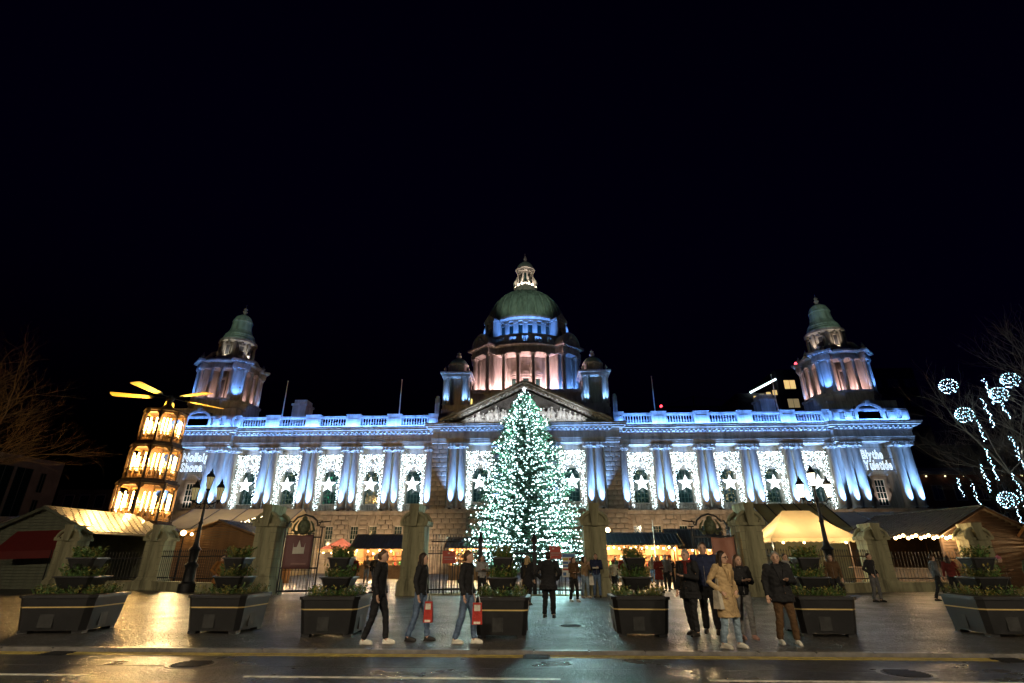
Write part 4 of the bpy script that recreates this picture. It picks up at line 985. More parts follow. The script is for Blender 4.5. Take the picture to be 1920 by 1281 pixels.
# ================================================================ market stalls
PLK = {}
GARL = varied('fir_garland', (.03,.06,.03), .5, 6, .8, .5, .05, 20)
GOOD = [plain('red_goods', (.45,.05,.04)), plain('gold_goods', (.6,.4,.12)), plain('cream_goods', (.6,.52,.4)), plain('green_goods', (.06,.25,.08))]
def chalet(name, lab, x, y, rz, L, D, he, hr, wood, roofm, shingles=0, front=True, lamps=6, lampe=40, goods=True, gable_planks=(True,True), garland=False, cat='market chalet', wallfront=0.0):
    # ridge along local x, counter on local -y side
    t = thing(name, lab, cat, (x,y,0), rz, 'market chalets'); o_ = .35; hd = D/2
    sl = sqrt(hd*hd+(hr-he)**2); th = atan2(hr-he, hd)
    # posts, back wall, counter
    for sx in (-1,1):
        for sy in (-1,1): MB().box(sx*(L/2-.08)-.07,sx*(L/2-.08)+.07,sy*(hd-.15)-.07,sy*(hd-.15)+.07,0,he).build('post', wood, t, smooth=False)
    MB().box(-L/2,L/2,hd-.1,hd-.02,0,he).build('back_wall', wood, t, smooth=False)
    if front:
        MB().box(-L/2,L/2,-hd+.02,-hd+.1,0,1.0).box(-L/2-.05,L/2+.05,-hd-.2,-hd+.3,1.0,1.07).build('counter', wood, t, smooth=False)
    ph = .16; n = int(hr/ph)
    for s, on in zip((-1,1), gable_planks):
        for i in range(n):
            z = i*ph; hw = hd-.05 if z+ph <= he else (hd-.02)*(hr-z-ph*.6)/(hr-he)
            if hw < .08: continue
            if not on:
                continue
            key = (round(hw,2), wood.name)
            if key not in PLK: PLK[key] = MB().box(-.02,.02,-hw,hw,0,ph-.018).mesh('plank', wood, False)
            ob('plank', PLK[key], t, (s*(L/2-.01)+s*random.uniform(0,.012),0,z))
        if not on: MB().add([(s*(L/2-.02),-hd,0),(s*(L/2-.02),hd,0),(s*(L/2-.02),hd,he),(s*(L/2-.02),0,hr),(s*(L/2-.02),-hd,he)],[(0,1,2,3,4)]).build('end_wall', wood, t, smooth=False)
        bb = MB()
        for q in (-1,1):
            p0 = Vector((s*(L/2+o_),0,hr+.02)); p1 = Vector((s*(L/2+o_),q*(hd+.4),hr+.02-(hd+.4)*(hr-he)/hd))
            bb.tube([p0,p1],.09,4)
        bb.build('barge_board', wood, t, smooth=False)
    for q in (-1,1):
        M = T(0,0,hr,0,q*-th) if q==1 else T(0,0,hr,0,th)
        rp = MB()
        if q == 1: rp.box(-L/2-o_,L/2+o_,0,sl+.4,.0,.06,0,M)
        else: rp.box(-L/2-o_,L/2+o_,-sl-.4,0,.0,.06,0,M)
        rf = rp.build('roof_slope', roofm, t, smooth=False)
        if shingles:
            sw, shh = .5, .4; rows = int((sl+.4)/shh); cols = int((L+2*o_)/sw)
            key = ('sh', roofm.name, q)
            if key not in PLK: PLK[key] = MB().box(-sw/2+.035,sw/2-.035,-.26 if q==-1 else -.22,.22 if q==-1 else .26,-.004,.05).mesh('shingle', roofm, False)
            if shingles == q or shingles == 2:
                for r in range(rows):
                    for c in range(cols):
                        lx = -L/2-o_+(c+.5+.5*(r%2)*.9)*sw; ly = q*(r+.6)*shh
                        p = M @ Vector((lx,ly,.075)); ob('shingle', PLK[key], rf, p, (M.to_3x3() @ Matrix.Rotation(q*-.1,3,'X')).to_euler())
        else:
            rb = MB()
            for r in range(int((L+2*o_)/.3)):
                xx = -L/2-o_+.15+r*.3
                if q == 1: rb.box(xx-.03,xx+.03,0,sl+.4,.06,.1,0,M)
                else: rb.box(xx-.03,xx+.03,-sl-.4,0,.06,.1,0,M)
            rb.build('roof_ribs', roofm, rf, smooth=False)
    MB().tube([(-L/2-o_,0,hr+.08),(L/2+o_,0,hr+.08)],.07,6).build('ridge_cap', roofm, t)
    for i in range(lamps):
        lx = -L/2+.3+(L-.6)*i/max(1,lamps-1); p = (lx,-hd-.25,he-.3-.08*(i%2))
        b = MB().ball(p,.075,8,6).build('bulb', WARM, t)
        MB().tube([(p[0],p[1],p[2]+.06),(p[0],p[1],he-.05)],.012,4).build('bulb_holder', IRON, b)
        if i%2 == 0 or lamps < 4: plight(t,(lx,-hd-.15,he-.5),lampe*5,WARMC,.08,'stall_lamp')
    if front:
        plight(t,(-L/4,.2,he-.35),lampe*9,WARMC,.1,'stall_lamp'); plight(t,(L/4,.2,he-.35),lampe*9,WARMC,.1,'stall_lamp')
    if goods:
        rr = random.Random(int(x*10))
        for k in range(int(L*5)):
            gx = rr.uniform(-L/2+.2,L/2-.2); gz = rr.choice((1.07,1.07,1.5,1.9)); gy = -hd+.1 if gz < 1.2 else hd-.35
            a, h = rr.uniform(.06,.16), rr.uniform(.12,.35)
            o = MB().lathe([(a,0),(a*1.05,h*.6),(a*.5,h*.85),(a*.55,h)],7).build('ware', rr.choice(GOOD), t, (gx,gy,gz))
        for z in (1.48,1.88): MB().box(-L/2+.1,L/2-.1,hd-.5,hd-.12,z-.03,z-.002).build('shelf', wood, t, smooth=False)
    if garland:
        gm = MB(); rr = random.Random(2)
        for k in range(int(L*60)):
            gx = rr.uniform(-L/2-.3,L/2+.3); a = rr.uniform(0,6.28); c = Vector((gx,-hd-.38+.13*cos(a),he-.12+.13*sin(a)))
            d = Vector((rr.uniform(-1,1),rr.uniform(-1,1),rr.uniform(-1,1))).normalized()*.13; e = d.orthogonal().normalized()*.025
            gm.add([c-e,c+e,c+d],[(0,1,2)])
        gm.build('fir_garland', GARL, t, smooth=False, kind='stuff')
    return t
d2r = radians
# shingled chalet, gable to the street (left)
ph_ = d2r(5); cx_, cy_ = -27.5+3*sin(ph_), -37.3+3*cos(ph_)
chalet('market_chalet','chalet with pale shingle roof and planked gable at the far left',cx_,cy_,pi/2-ph_,6,6.4,3.0,4.3,WOODG,SHING,-1,False,0,0,False,(True,False))
chalet('market_chalet','orange lit timber chalet gable beside the unlit lamp',-19.4,-30.9,pi/2-.05,4,6.4,2.75,3.8,WOOD,ROOFTILE,0,False,2,60,False,(True,False))
chalet('market_chalet','small dark-roofed drinks stall just left of the second gate pier',-12.4,-18.4,0,4.6,3.2,2.55,3.5,WOOD,ROOFTILE,0,True,5,50,True,(True,True))
chalet('market_chalet','orange lit stall seen through the railings left of the tree',-3.4,-22,0,5.0,2.6,2.5,3.1,WOOD,ROOFTILE,0,True,3,70,True,(False,False))
chalet('market_chalet','long garlanded stall with many warm bulbs right of the tree',8.2,-25.3,0,6.6,2.6,2.65,3.3,WOOD,ROOFTILE,0,True,16,55,True,(False,False),True)
chalet('market_chalet','dark tiled stall beyond the garlanded stall',13.2,-24.6,-.15,3.6,2.8,2.45,3.6,WOOD,ROOFTILE,0,True,6,50,True,(True,True))
ph_ = d2r(-12); cx_, cy_ = 26.9+3.5*sin(ph_), -35.3+3.5*cos(ph_)
chalet('market_chalet','long-roofed chalet with a row of warm bulbs at the right',cx_,cy_,pi/2-ph_+pi,7,6.4,2.9,4.3,DKW,SHING,0,True,0,0,False,(False,True))
tl = thing('bulb_string','row of bright warm bulbs under the eave of the right chalet','string lights',(21.2,-36.2,0))
for i in range(20):
    b = MB().ball((i*.235,-.02+.007*i,2.62+.07*(i%3)),.085,8,6).build('bulb', WARM, tl)
    if i%2 == 0: plight(tl,(i*.235,-.35,2.4),36,WARMC,.08,'stall_lamp')
MB().tube([(i*.235,0.0+.007*i,2.75+.03*sin(i)) for i in range(20)],.012,4).build('wire', WIRE, tl)
chalet('market_chalet','dark stall with orange lights cut by the right picture edge',31.2,-36.5,-.1,4,3,2.7,3.7,WOOD,ROOFTILE,0,True,4,60,True,(True,True))
def fabric(name, c, tr=.25):
    m, nt, b = nodes(name); r = ramp(nt, noise(nt, .8, 4, .6).outputs[0], [(.3, tuple(q*.8 for q in c)), (.7, c)])
    nt.links.new(r.outputs[0], b.inputs['Base Color']); b.inputs['Roughness'].default_value = .7
    tl_ = nt.nodes.new('ShaderNodeBsdfTranslucent'); nt.links.new(r.outputs[0], tl_.inputs['Color'])
    mx = nt.nodes.new('ShaderNodeMixShader'); mx.inputs[0].default_value = tr
    out = nt.nodes['Material Output']; nt.links.new(b.outputs[0], mx.inputs[1]); nt.links.new(tl_.outputs[0], mx.inputs[2]); nt.links.new(mx.outputs[0], out.inputs[0])
    bump(nt, b, noise(nt, 2.0, 3, .5).outputs[0], .5, .06); return m
CREAM = fabric('cream_canvas', (.62,.50,.30), .45); PINKF = fabric('pink_canvas', (.62,.22,.20), .4); WHITEF = fabric('white_marquee_pvc', (.52,.50,.47), .3); OLIVE = fabric('olive_marquee_pvc', (.16,.15,.08), .2); NAVY = fabric('navy_valance', (.02,.03,.07), .1)
def popup(lab, x, y, W, D, he, hr, ridge, fab, val, e=120, rz=0, legs=True, cat='tent'):
    t = thing('market_tent', lab, cat, (x,y,0), rz, 'market tents'); w2, d2, r2 = W/2, D/2, ridge/2
    n = 6; vs = []; fs = []
    # sagging canopy built as four slopes
    def slope(a, b, c, d):
        o = len(vs)
        for j in range(n+1):
            v = j/n
            for i in range(n+1):
                u = i/n; p = (Vector(a)*(1-u)+Vector(b)*u)*(1-v)+(Vector(d)*(1-u)+Vector(c)*u)*v
                sag = -.16*sin(pi*v)*(1+.6*sin(pi*u)) * (hr-he)*.5
                vs.append((p.x,p.y,p.z+sag))
        for j in range(n):
            for i in range(n): k = o+j*(n+1)+i; fs.append((k,k+1,k+n+2,k+n+1))
    A, B, C, Dd = (-w2,-d2,he),(w2,-d2,he),(w2,d2,he),(-w2,d2,he); R0, R1 = (-r2,0,hr),(r2,0,hr)
    slope(A,B,R1,R0); slope(C,Dd,R0,R1); slope(B,C,R1,R1); slope(Dd,A,R0,R0)
    MB().add(vs,fs).build('canopy', fab, t, ang=60)
    vm = MB(); m = int(W/.35)
    for (p,q) in ((A,B),(B,C),(Dd,A)):
        for i in range(m):
            a = Vector(p).lerp(Vector(q),i/m); b = Vector(p).lerp(Vector(q),(i+1)/m); mid = (a+b)/2
            vm.add([a,b,b-Vector((0,0,.2)),mid-Vector((0,0,.28)),a-Vector((0,0,.2))],[(0,1,2,3,4)])
    vm.build('valance', val, t, smooth=False)
    if legs:
        for sx in (-1,1):
            for sy in (-1,1): MB().tube([(sx*(w2-.05),sy*(d2-.05),0),(sx*(w2-.05),sy*(d2-.05),he)],.035,6).build('leg', STEEL, t)
    for i in range(4):
        lx = -w2*.7+w2*1.4*i/3; b = MB().ball((lx,-d2+.3,he-.28),.08,8,6).build('bulb', WARM, t)
    for sx in (-1,1): plight(t,(sx*w2*.5,-.2,he-.5),e,(1,.72,.38),.15,'tent_lamp')
    return t
popup('cream pop-up tent glowing from inside behind the lit lamp post',19.75,-28.2,5.9,4.2,2.85,4.75,1.9,CREAM,CREAM,620)
popup('pink pop-up tent left of the drinks stall',-16.6,-18,3.2,3.0,2.35,3.3,.1,PINKF,CREAM,130)
def marquee(lab, x, y, W, D, he, hr, fab, wallm, rz=0, ribs=5, ribm=None, e=0, kind='ridge'):
    t = thing('marquee', lab, 'marquee', (x,y,0), rz, 'large marquees'); w2 = W/2; ribm = ribm or STEEL
    MB().add([(-w2,0,he),(w2,0,he),(w2,D/2,hr),(-w2,D/2,hr),(w2,D,he),(-w2,D,he)],[(0,1,2,3),(3,2,4,5)]).build('roof_sheet', fab, t, smooth=False)
    MB().add([(-w2,.03,0),(w2,.03,0),(w2,.03,he),(-w2,.03,he)],[(0,1,2,3)]).build('front_wall', wallm, t, smooth=False)
    for s in (-1,1): MB().add([(s*w2,0,0),(s*w2,D,0),(s*w2,D,he),(s*w2,D/2,hr),(s*w2,0,he)],[(0,1,2,3,4)]).build('end_wall', wallm, t, smooth=False)
    for i in range(ribs+1):
        xx = -w2+W*i/ribs; MB().tube([(xx,-.02,he+.03),(xx,D/2,hr+.05)],.05,5).build('roof_rib', ribm, t)
    MB().box(-w2-.05,w2+.05,-.12,-.02,he-.25,he+.02).build('fascia', fab, t, smooth=False)
    if e:
        for i in range(4): plight(t,(-w2+W*(i+.5)/4,D*.4,he-.8),e,(1,.68,.34),.2,'marquee_lamp')
marquee('olive ribbed marquee roof behind the cream tent',23.9,-21.5,6.4,7.5,3.95,6.2,OLIVE,OLIVE,0,5,IRON,60)
marquee('long white marquee roof in front of the right corner tower',36.5,-16,14,8,4.4,5.9,WHITEF,WHITEF,0,4,STEEL)
marquee('long white marquee roof left of the drinks stall, glowing inside',-29.6,-15.5,12,9,4.3,6.5,WHITEF,CREAM,0,4,STEEL,260)
marquee('low pale marquee roof behind the shingled chalet at the far left',-52,-18,26,8,3.9,5.6,WHITEF,WHITEF,0,6,STEEL)
# translucent awning with blue edge
t = thing('awning','white panelled awning with blue edge behind the garlanded stall','awning',(13.6,-20.5,0))
BLE = plain('blue_edge_trim', (.03,.06,.2), .4)
MB().box(-3.2,2.2,0,2.4,3.5,3.56).build('awning_roof', WHITEF, t, smooth=False)
MB().box(-3.25,2.25,-.05,.0,3.45,3.62).build('awning_edge', BLE, t, smooth=False)
for i in range(4): 
    x0 = -3.2+i*1.35; MB().box(x0+.03,x0+1.32,-.02,.0,2.75,3.45).build('awning_panel', WHITEF, t, smooth=False)
for i in range(3):
    u0, u1 = i/3+.02, (i+1)/3-.02
    MB().add([(2.25+1.6*u0,0,3.5-1.0*u0),(2.25+1.6*u1,0,3.5-1.0*u1),(2.25+1.6*u1,.0,2.5-.1*u1),(2.25+1.6*u0,.0,2.72-.2*u0)],[(0,3,2,1)]).build('awning_panel', WHITEF, t, smooth=False)
MB().tube([(2.25,-.03,3.55),(3.85,-.03,2.52)],.04,5).build('awning_edge', BLE, t)
for x in (-3.1,2.1,3.8): MB().tube([(x,0,0),(x,0,2.6 if x>3 else 3.5)],.035,6).build('awning_post', STEEL, t)
o = MB().lathe([(.04,0),(.03,4.2)],6).build('steel_mast', POLE, None, (9.7,-27.2,0)); tag(o,'thin white mast standing above the garlanded stall','mast')
o = thing('globe_lamp','round warm globe lamp above the garlanded stall','lamp',(7.0,-22.5,0)); MB().ball((0,0,3.75),.2,14,10).build('globe', emit('warm_globe',(1,.72,.38),9), o); MB().tube([(0,0,0),(0,0,3.58)],.04,6).build('post', IRON, o); plight(o,(0,-.3,3.7),120,WARMC,.2,'globe_glow')
# red awning in front of the shingled chalet
REDF = fabric('red_awning_cloth', (.13,.008,.006), .15)
t = thing('red_awning','dark red awning hanging in front of the shingled chalet','awning',(-27.2,-38.6,0))
MB().add([(-1.6,0,1.9),(1.9,0,2.0),(2.0,.9,3.1),(-1.4,.9,3.0),(-1.6,0,1.5),(1.9,0,1.6)],[(0,1,2,3),(4,5,1,0)]).build('awning_cloth', REDF, t, smooth=False)
for x in (-1.5,1.8): MB().tube([(x,0,0),(x,0,2.0)],.03,6).build('awning_post', IRON, t)
# garland of lights along the gable right of the marquee
gl = thing('light_garland','garland of small warm lights along the white marquee gable','string lights',(-21.6,-29.2,0))
gm = MB(); rr = random.Random(4); bm3 = MB()
for i in range(420):
    u = rr.random(); p = Vector((u*4.2, rr.uniform(-.08,.08), 3.55+u*1.15+rr.uniform(-.1,.1))); d = Vector((rr.uniform(-1,1),rr.uniform(-1,1),rr.uniform(-1,1))).normalized()*.16; e = d.orthogonal().normalized()*.03
    gm.add([p-e,p+e,p+d],[(0,1,2)])
    if i%6 == 0: bm3.octa(p+Vector((0,-.1,0)),.035)
gm.build('fir_garland', GARL, gl, smooth=False, kind='stuff'); bm3.build('small_bulbs', emit('small_warm_bulb',(1,.8,.5),10), gl, smooth=False, kind='stuff')
fl = thing('flame_light','cluster of bright warm lamps beside the left banner pier','lamp',(-17.4,-31.0,0))
for i, z in enumerate((3.75,3.95,4.2,4.4)): MB().ball((.04*(i%2),0,z),.14,8,6).build('bulb', WARM, fl)
MB().tube([(0,.1,0),(0,.1,4.5)],.04,6).build('post', IRON, fl); plight(fl,(0,-.4,4.0),160,WARMC,.2,'flame_glow')

# ================================================================ background buildings
CONC = varied('pale_concrete', (.34,.31,.31), .2, .4, .85, .2, .02, 6)
BRICKM = bpy.data.materials.new('red_brick'); BRICKM.use_nodes = True
nt_ = BRICKM.node_tree; bk = nt_.nodes.new('ShaderNodeTexBrick'); bk.inputs['Scale'].default_value = 3.0
bk.inputs['Color1'].default_value = (.22,.055,.035,1); bk.inputs['Color2'].default_value = (.15,.04,.028,1); bk.inputs['Mortar'].default_value = (.14,.11,.09,1)
tc_ = nt_.nodes.new('ShaderNodeTexCoord'); mp_ = nt_.nodes.new('ShaderNodeMapping'); mp_.inputs['Rotation'].default_value = (pi/2,0,0)
nt_.links.new(tc_.outputs['Object'], mp_.inputs[0]); nt_.links.new(mp_.outputs[0], bk.inputs['Vector']); nt_.links.new(bk.outputs[0], nt_.nodes['Principled BSDF'].inputs['Base Color']); nt_.nodes['Principled BSDF'].inputs['Roughness'].default_value = .85
def block(name, lab, x, y, rz, W, D, H, mat, wins, winm, frame=None, extra=None, z0=0):
    t = thing(name, lab, 'building', (x,y,0), rz); MB().box(0,W,0,D,z0,H).build('wall', mat, t, smooth=False)
    for (a,b,c,d,k) in wins:
        wn = MB().box(a-.1,b+.1,-.1,.02,c-.12,c).box(a-.1,b+.1,-.1,.02,d,d+.12).box(a-.1,a,-.1,.02,c,d).box(b,b+.1,-.1,.02,c,d).box((a+b)/2-.05,(a+b)/2+.05,-.08,.02,c,d).build('window', frame or STEEL, t, smooth=False)
        MB().box(a,b,-.05,-.03,c,d).build('pane', winm[k], wn, smooth=False)
    if extra: extra(t)
    return t
LW = [WINGLASS, emit('office_lit_window', (1,.66,.25), .9), emit('office_dim_window', (.9,.7,.35), .25), emit('shop_white_light', (.75,.95,1), 3)]
def penth(t):
    MB().box(3,15.5,3,12,20.2,22.6).box(1.5,17,1.5,13.5,22.6,23.6).build('penthouse', CONC, t, smooth=False); MB().box(-.4,18,-.4,15.4,19.6,20.2).build('roof_edge', CONC, t, smooth=False)
an = atan2(34.4-22.8, -95+95.7)
block('office_block','pale modern office block with tall dark windows at the far left',-97.5,10,atan2(24.4,2.6),26,15,19.6,CONC,[(a,a+3.0,8,17.5,0) for a in (1,5.2,9.4,13.6,17.2)]+[(22,23,13.5,17,0),(22,23,8.5,12,0)],LW)
t_ = thing('low_terrace','long low dark terrace behind the windmill tower','building',(-118,62,0)); MB().box(0,60,0,10,0,17.6).build('wall', varied('dark_render',(.10,.08,.07),.3,.5,.9), t_, smooth=False)
for i in range(14):
    wn = MB().box(2+i*4,4.6+i*4,-.1,.0,13,16.4).build('window', CONC, t_, smooth=False); MB().box(2.2+i*4,4.4+i*4,-.14,-.1,13.2,16.2).build('pane', WINGLASS, wn, smooth=False)
bw = [(a,a+1.3,z,z+1.9,2 if (i*7+j*3)%11==0 else 0) for i,a in enumerate((1.5,4.5,7.5,10.5,13.5,16.5,19.5)) for j,z in enumerate((3,6.2,9.2))]
def brx(t):
    MB().box(-.4,24.4,-.5,.0,12.6,13.0).box(-.5,24.5,-.6,.0,13.0,13.5).build('cornice', CONC, t, smooth=False)
    lm = emit('cornice_warm_lamp',(1,.85,.45),2.5)
    for i in range(9): MB().ball((1.2+i*2.6,-.55,12.35),.12,6,4).build('cornice_lamp', lm, t)
    MB().add([(0,0,13.8),(24,0,13.8),(20,6,18),(4,6,18),(24,12,13.8),(0,12,13.8)],[(0,1,2,3),(1,4,2),(3,2,4,5),(0,3,5)]).build('roof', ROOFM, t, smooth=False)
block('brick_building','red brick building with lamp-lit cornice right of the city hall',52.5,10,0,24,12,13.8,BRICKM,bw,LW,CONC,brx)
ow = [(2+i*5.2,5.4+i*5.2,50.2,53.0,1 if i in (0,1,2,3) else 0) for i in range(8)]+[(2+i*5.2,5.4+i*5.2,44.2,47,(2 if i in (0,) else 0)) for i in range(8)]+[(2+i*5.2,5.4+i*5.2,38.2,41,0) for i in range(8)]
def offx(t):
    MB().box(-13,-.1,0,20,0,49).build('lower_wing', ROOFM, t, smooth=False)
    MB().tube([(-9,-.6,49.0),(-.5,-.6,53.2)],.35,6).build('roof_light_strip', LW[3], t)
    for i in range(4): MB().box(-8+i*2,-6.7+i*2,-.2,-.05,46.5+i*.6,48.0+i*.6).build('pane', LW[1], t, smooth=False)
    for p in ((8,2,59.2),(12,2,59.8)): MB().ball(p,.45,8,6).build('aircraft_warning_light', emit('red_warning_lamp',(1,.04,.06),9), t)
    for p in ((8,2),(12,2)): MB().tube([(p[0],p[1],56),(p[0],p[1],59.4)],.1,5).build('mast', IRON, t)
block('office_tower','dark office tower with a row of lit windows behind the right corner tower',77,90,0,42,22,56.5,varied('dark_cladding',(.03,.03,.035),.3,.3,.5),ow,LW,ROOFM,offx)
t_ = thing('construction_crane','distant crane jib with red warning light above the right wing','crane',(60,120,0))
MB().tube([(0,0,0),(0,0,52)],.6,4).build('mast', IRON, t_); MB().tube([(-12,0,53),(25,-6,51)],.35,4).tube([(0,0,57),(25,-6,51)],.1,4).tube([(0,0,57),(-12,0,53)],.1,4).tube([(0,0,52),(0,0,57)],.3,4).build('jib', IRON, t_); MB().ball((-12,0,53.4),.5,8,6).build('warning_light', emit('crane_red_lamp',(1,.03,.05),9), t_)

# ================================================================ bare trees
def bare_tree(lab, x, y, H, seed, spread=.5, r0=.34, lean=(0,0), trunk_h=.25):
    t = thing('bare_tree', lab, 'tree', (x,y,0)); rr = random.Random(seed); tr = MB(); br = MB(); tw = MB()
    def grow(p, d, L, r, lev):
        n = 4 if lev < 3 else 3; pts = [p]; rad = [r]; q = p
        for i in range(n):
            d = (d+Vector((rr.uniform(-1,1),rr.uniform(-1,1),rr.uniform(-.5,.7)))*(.13+.05*lev)).normalized(); q = q+d*(L/n); pts.append(q); rad.append(r*(1-.42*(i+1)/n))
        (tr if lev == 0 else br if lev < 3 else tw).tube(pts, rad, 8 if lev == 0 else 5 if lev < 3 else 3, 0, False)
        if lev >= 5: return
        k = (4,4,4,4,4)[lev]
        for i in range(k):
            u = rr.uniform(.35,1) if lev else rr.uniform(.6,1); j = min(n, max(1,int(u*n+.5))); b = pts[j]
            nd = (d+Vector((rr.uniform(-1,1),rr.uniform(-1,1),rr.uniform(-.35,.75)))*(spread+.5)).normalized()
            grow(b, nd, L*rr.uniform(.6,.8)*(1.1 if lev == 0 else 1), rad[j]*rr.uniform(.5,.72), lev+1)
        grow(pts[-1], d, L*.75, rad[-1]*.9, lev+1)
    grow(Vector((0,0,0)), Vector((lean[0],lean[1],1)).normalized(), H*trunk_h, r0, 0)
    tr.build('trunk', BARK, t); br.build('branches', BARK, t, kind='stuff'); tw.build('twigs', BARK, t, smooth=False, kind='stuff')
bare_tree('bare winter tree reaching in from the left picture edge',-45.5,-31,25,5,.55)
bare_tree('bare winter tree hung with light balls at the right edge',37.2,-30,25,21,.6,.4,(-.06,0))
bare_tree('bare winter tree beyond the right chalet, farther from the street',45,-14,22,9,.6)
BALLM = MB(); rr = random.Random(8)
for i in range(80):
    v = Vector((rr.gauss(0,1),rr.gauss(0,1),rr.gauss(0,1))).normalized()*.58; BALLM.octa(v, .026)
BALLM = BALLM.mesh('led_bulbs', LEDB, False)
CAGE = MB()
for k in range(5): CAGE.tube([(.56*cos(a)*cos(k*pi/5),.56*cos(a)*sin(k*pi/5),.56*sin(a)) for a in [2*pi*i/14 for i in range(15)]],.008,3,0,False)
CAGE = CAGE.tube([(0,0,.55),(0,0,1.3)],.01,3).mesh('light_ball', WIRE, False)
for (x,z,nm) in ((31.78,13.35,'highest ball on the left, nearest the city hall'),(36.2,13.7,'highest ball on the right'),(32.35,11.2,'larger ball left of the falling light string'),(35.3,12.7,'ball between the two upper strings'),(33.25,5.25,'lowest ball near the chalet roof')):
    o = ob('light_ball', CAGE, None, (x,-30+random.uniform(-.2,.2),z), None, (.95,.95,.95)); tag(o,'light ball in the bare tree, '+nm,'light ball','light balls in the bare tree'); ob('led_bulbs', BALLM, o, kind='stuff')
def icicle(n_, L):
    m = MB(); r2 = random.Random(n_)
    for i in range(int(L*11)): m.octa((r2.uniform(-.1,.1),r2.uniform(-.1,.1),-L*i/int(L*11)), r2.choice((.022,.03,.038)))
    return m.mesh('led_bulbs', LEDB, False), MB().tube([(0,0,.4),(0,0,-L)],.008,3).mesh('light_string', WIRE, False)
for i, (x,z,L,nm) in enumerate(((34.5,13.9,2.0,'uppermost string beside the top balls'),(33.9,12.4,2.2,'long string below the upper balls'),(33.0,10.8,1.6,'string falling from the larger ball'),(32.9,8.7,2.2,'middle string beside the dark trunk'),(32.2,7.6,1.9,'string left of the middle one'),(34.1,7.0,2.8,'string at the picture edge'),(30.3,6.7,1.3,'short string nearest the brick building'),(31.2,6.3,2.9,'lowest string above the chalet roof'),(34.9,9.6,2.4,'string below the highest right ball'),(33.6,4.6,1.6,'string beside the lowest ball'),(35.2,12.0,1.2,'short string under the upper right ball'))):
    a, b = icicle(i, L); o = ob('light_string', b, None, (x,-30,z), (0,-.06,0)); tag(o,'vertical white light string in the bare tree, '+nm,'light string','light strings in the bare tree'); ob('led_bulbs', a, o, kind='stuff')
    plight(o,(0,-.3,-L/2),30,COOL,.1,'led_glow')
# ================================================================ tiered planters
BLKP = varied('black_planter_plastic', (.009,.009,.010), .4, 4, .42, .15, .005, 30, spec=.6)
GOLD = plain('brass_reflective_strip', (.75,.55,.22), .35, .3); SOIL = varied('dark_soil', (.03,.022,.015), .3, 8, .95)
LEAF = [varied('planter_leaf_green', (.07,.14,.035), .4, 9, .6, 0), varied('planter_leaf_yellow', (.22,.18,.045), .4, 9, .6, 0), varied('planter_leaf_pale', (.10,.13,.05), .4, 9, .6, 0)]
def sprigs(n_, rx, ry, z, h, seed, name='planting'):
    r = random.Random(seed); m = MB()
    for i in range(n_):
        a = r.uniform(0,6.28); u = sqrt(r.random()); c = Vector((rx*u*cos(a),ry*u*sin(a),z)) if rx == ry else Vector((r.uniform(-rx,rx),r.uniform(-ry,ry),z))
        L = h*r.uniform(.5,1.15); d = Vector((r.uniform(-.5,.5)+c.x*.4,r.uniform(-.5,.5)+c.y*.4,1)).normalized(); mi = r.choice((0,0,1,2)) if c.x < rx*.2 else r.choice((1,1,0,2))
        for k in range(4):
            p = c+d*L*(k+.5)/4; s = Vector((r.uniform(-1,1),r.uniform(-1,1),r.uniform(.1,.9))).normalized(); e = s*L*.36; f = e.cross(d).normalized()*L*.08 if e.cross(d).length > 1e-6 else Vector((.01,0,0))
            m.add([p,p+e*.5+f,p+e,p+e*.5-f],[(0,1,2,3)],mi)
        f = d.orthogonal().normalized()*.006; m.add([c-f,c+f,c+d*L],[(0,1,2)],0)
    return m.mesh(name, LEAF, False)
def tub(z0, z1, rb, rt):
    return MB().box(-rt,rt,-rt,rt,z1-.035,z1,0).box(-rb,rb,-rb,rb,z0,z1-.035,0,None,(rb-rt+.02,rb-rt+.02))
pl = thing('tiered_planter','x','planter',(0,0,0),0,'tiered planters along the kerb')
hb = .56; 
def frustum(mb, z0, z1, r0, r1, m=0):
    n = 0.16
    def ring(r, z): c = r-n*r; return [(-c,-r,z),(c,-r,z),(r,-c,z),(r,c,z),(c,r,z),(-c,r,z),(-r,c,z),(-r,-c,z)]
    vs = ring(r0,z0)+ring(r1,z1); mb.add(vs,[tuple(reversed(range(8))),tuple(range(8,16))]+[(i,(i+1)%8,(i+1)%8+8,i+8) for i in range(8)],m); return mb
bx_ = MB(); frustum(bx_,.06,.72,hb,hb+.07); frustum(bx_,.72,.78,hb+.1,hb+.1); bx_ = bx_.build('trough', BLKP, pl, smooth=False)
st_ = MB(); frustum(st_,.52,.545,hb+.0545,hb+.057); st_.build('reflective_strip', GOLD, pl, smooth=False)
for a in range(4):
    M = T(0,0,0,a*pi/2)
    MB().box(-.2,.04,-hb-.035,-hb-.01,.12,.46,0,M).build('door_panel', varied('planter_side_panel',(.04,.04,.04),.3,5,.3,.1), pl, smooth=False)
    MB().box(-hb+.03,-hb+.2,-hb+.03,-hb+.2,0,.06,0,M).build('foot', BLKP, pl, smooth=False)
MB().box(-hb,hb,-hb,hb,.775,.79).build('soil', SOIL, pl, smooth=False)
ob('planting', sprigs(260,hb-.02,hb-.0201,.78,.2,1), pl, kind='stuff')
MB().lathe([(.05,.7),(.05,1.5)],8).build('stem', BLKP, pl)
tb = MB(); frustum(tb,.9,1.13,.26,.34); frustum(tb,1.13,1.16,.37,.37); tb.build('middle_tub', BLKP, pl, smooth=False); ob('planting', sprigs(150,.33,.33,1.14,.26,2), pl, kind='stuff')
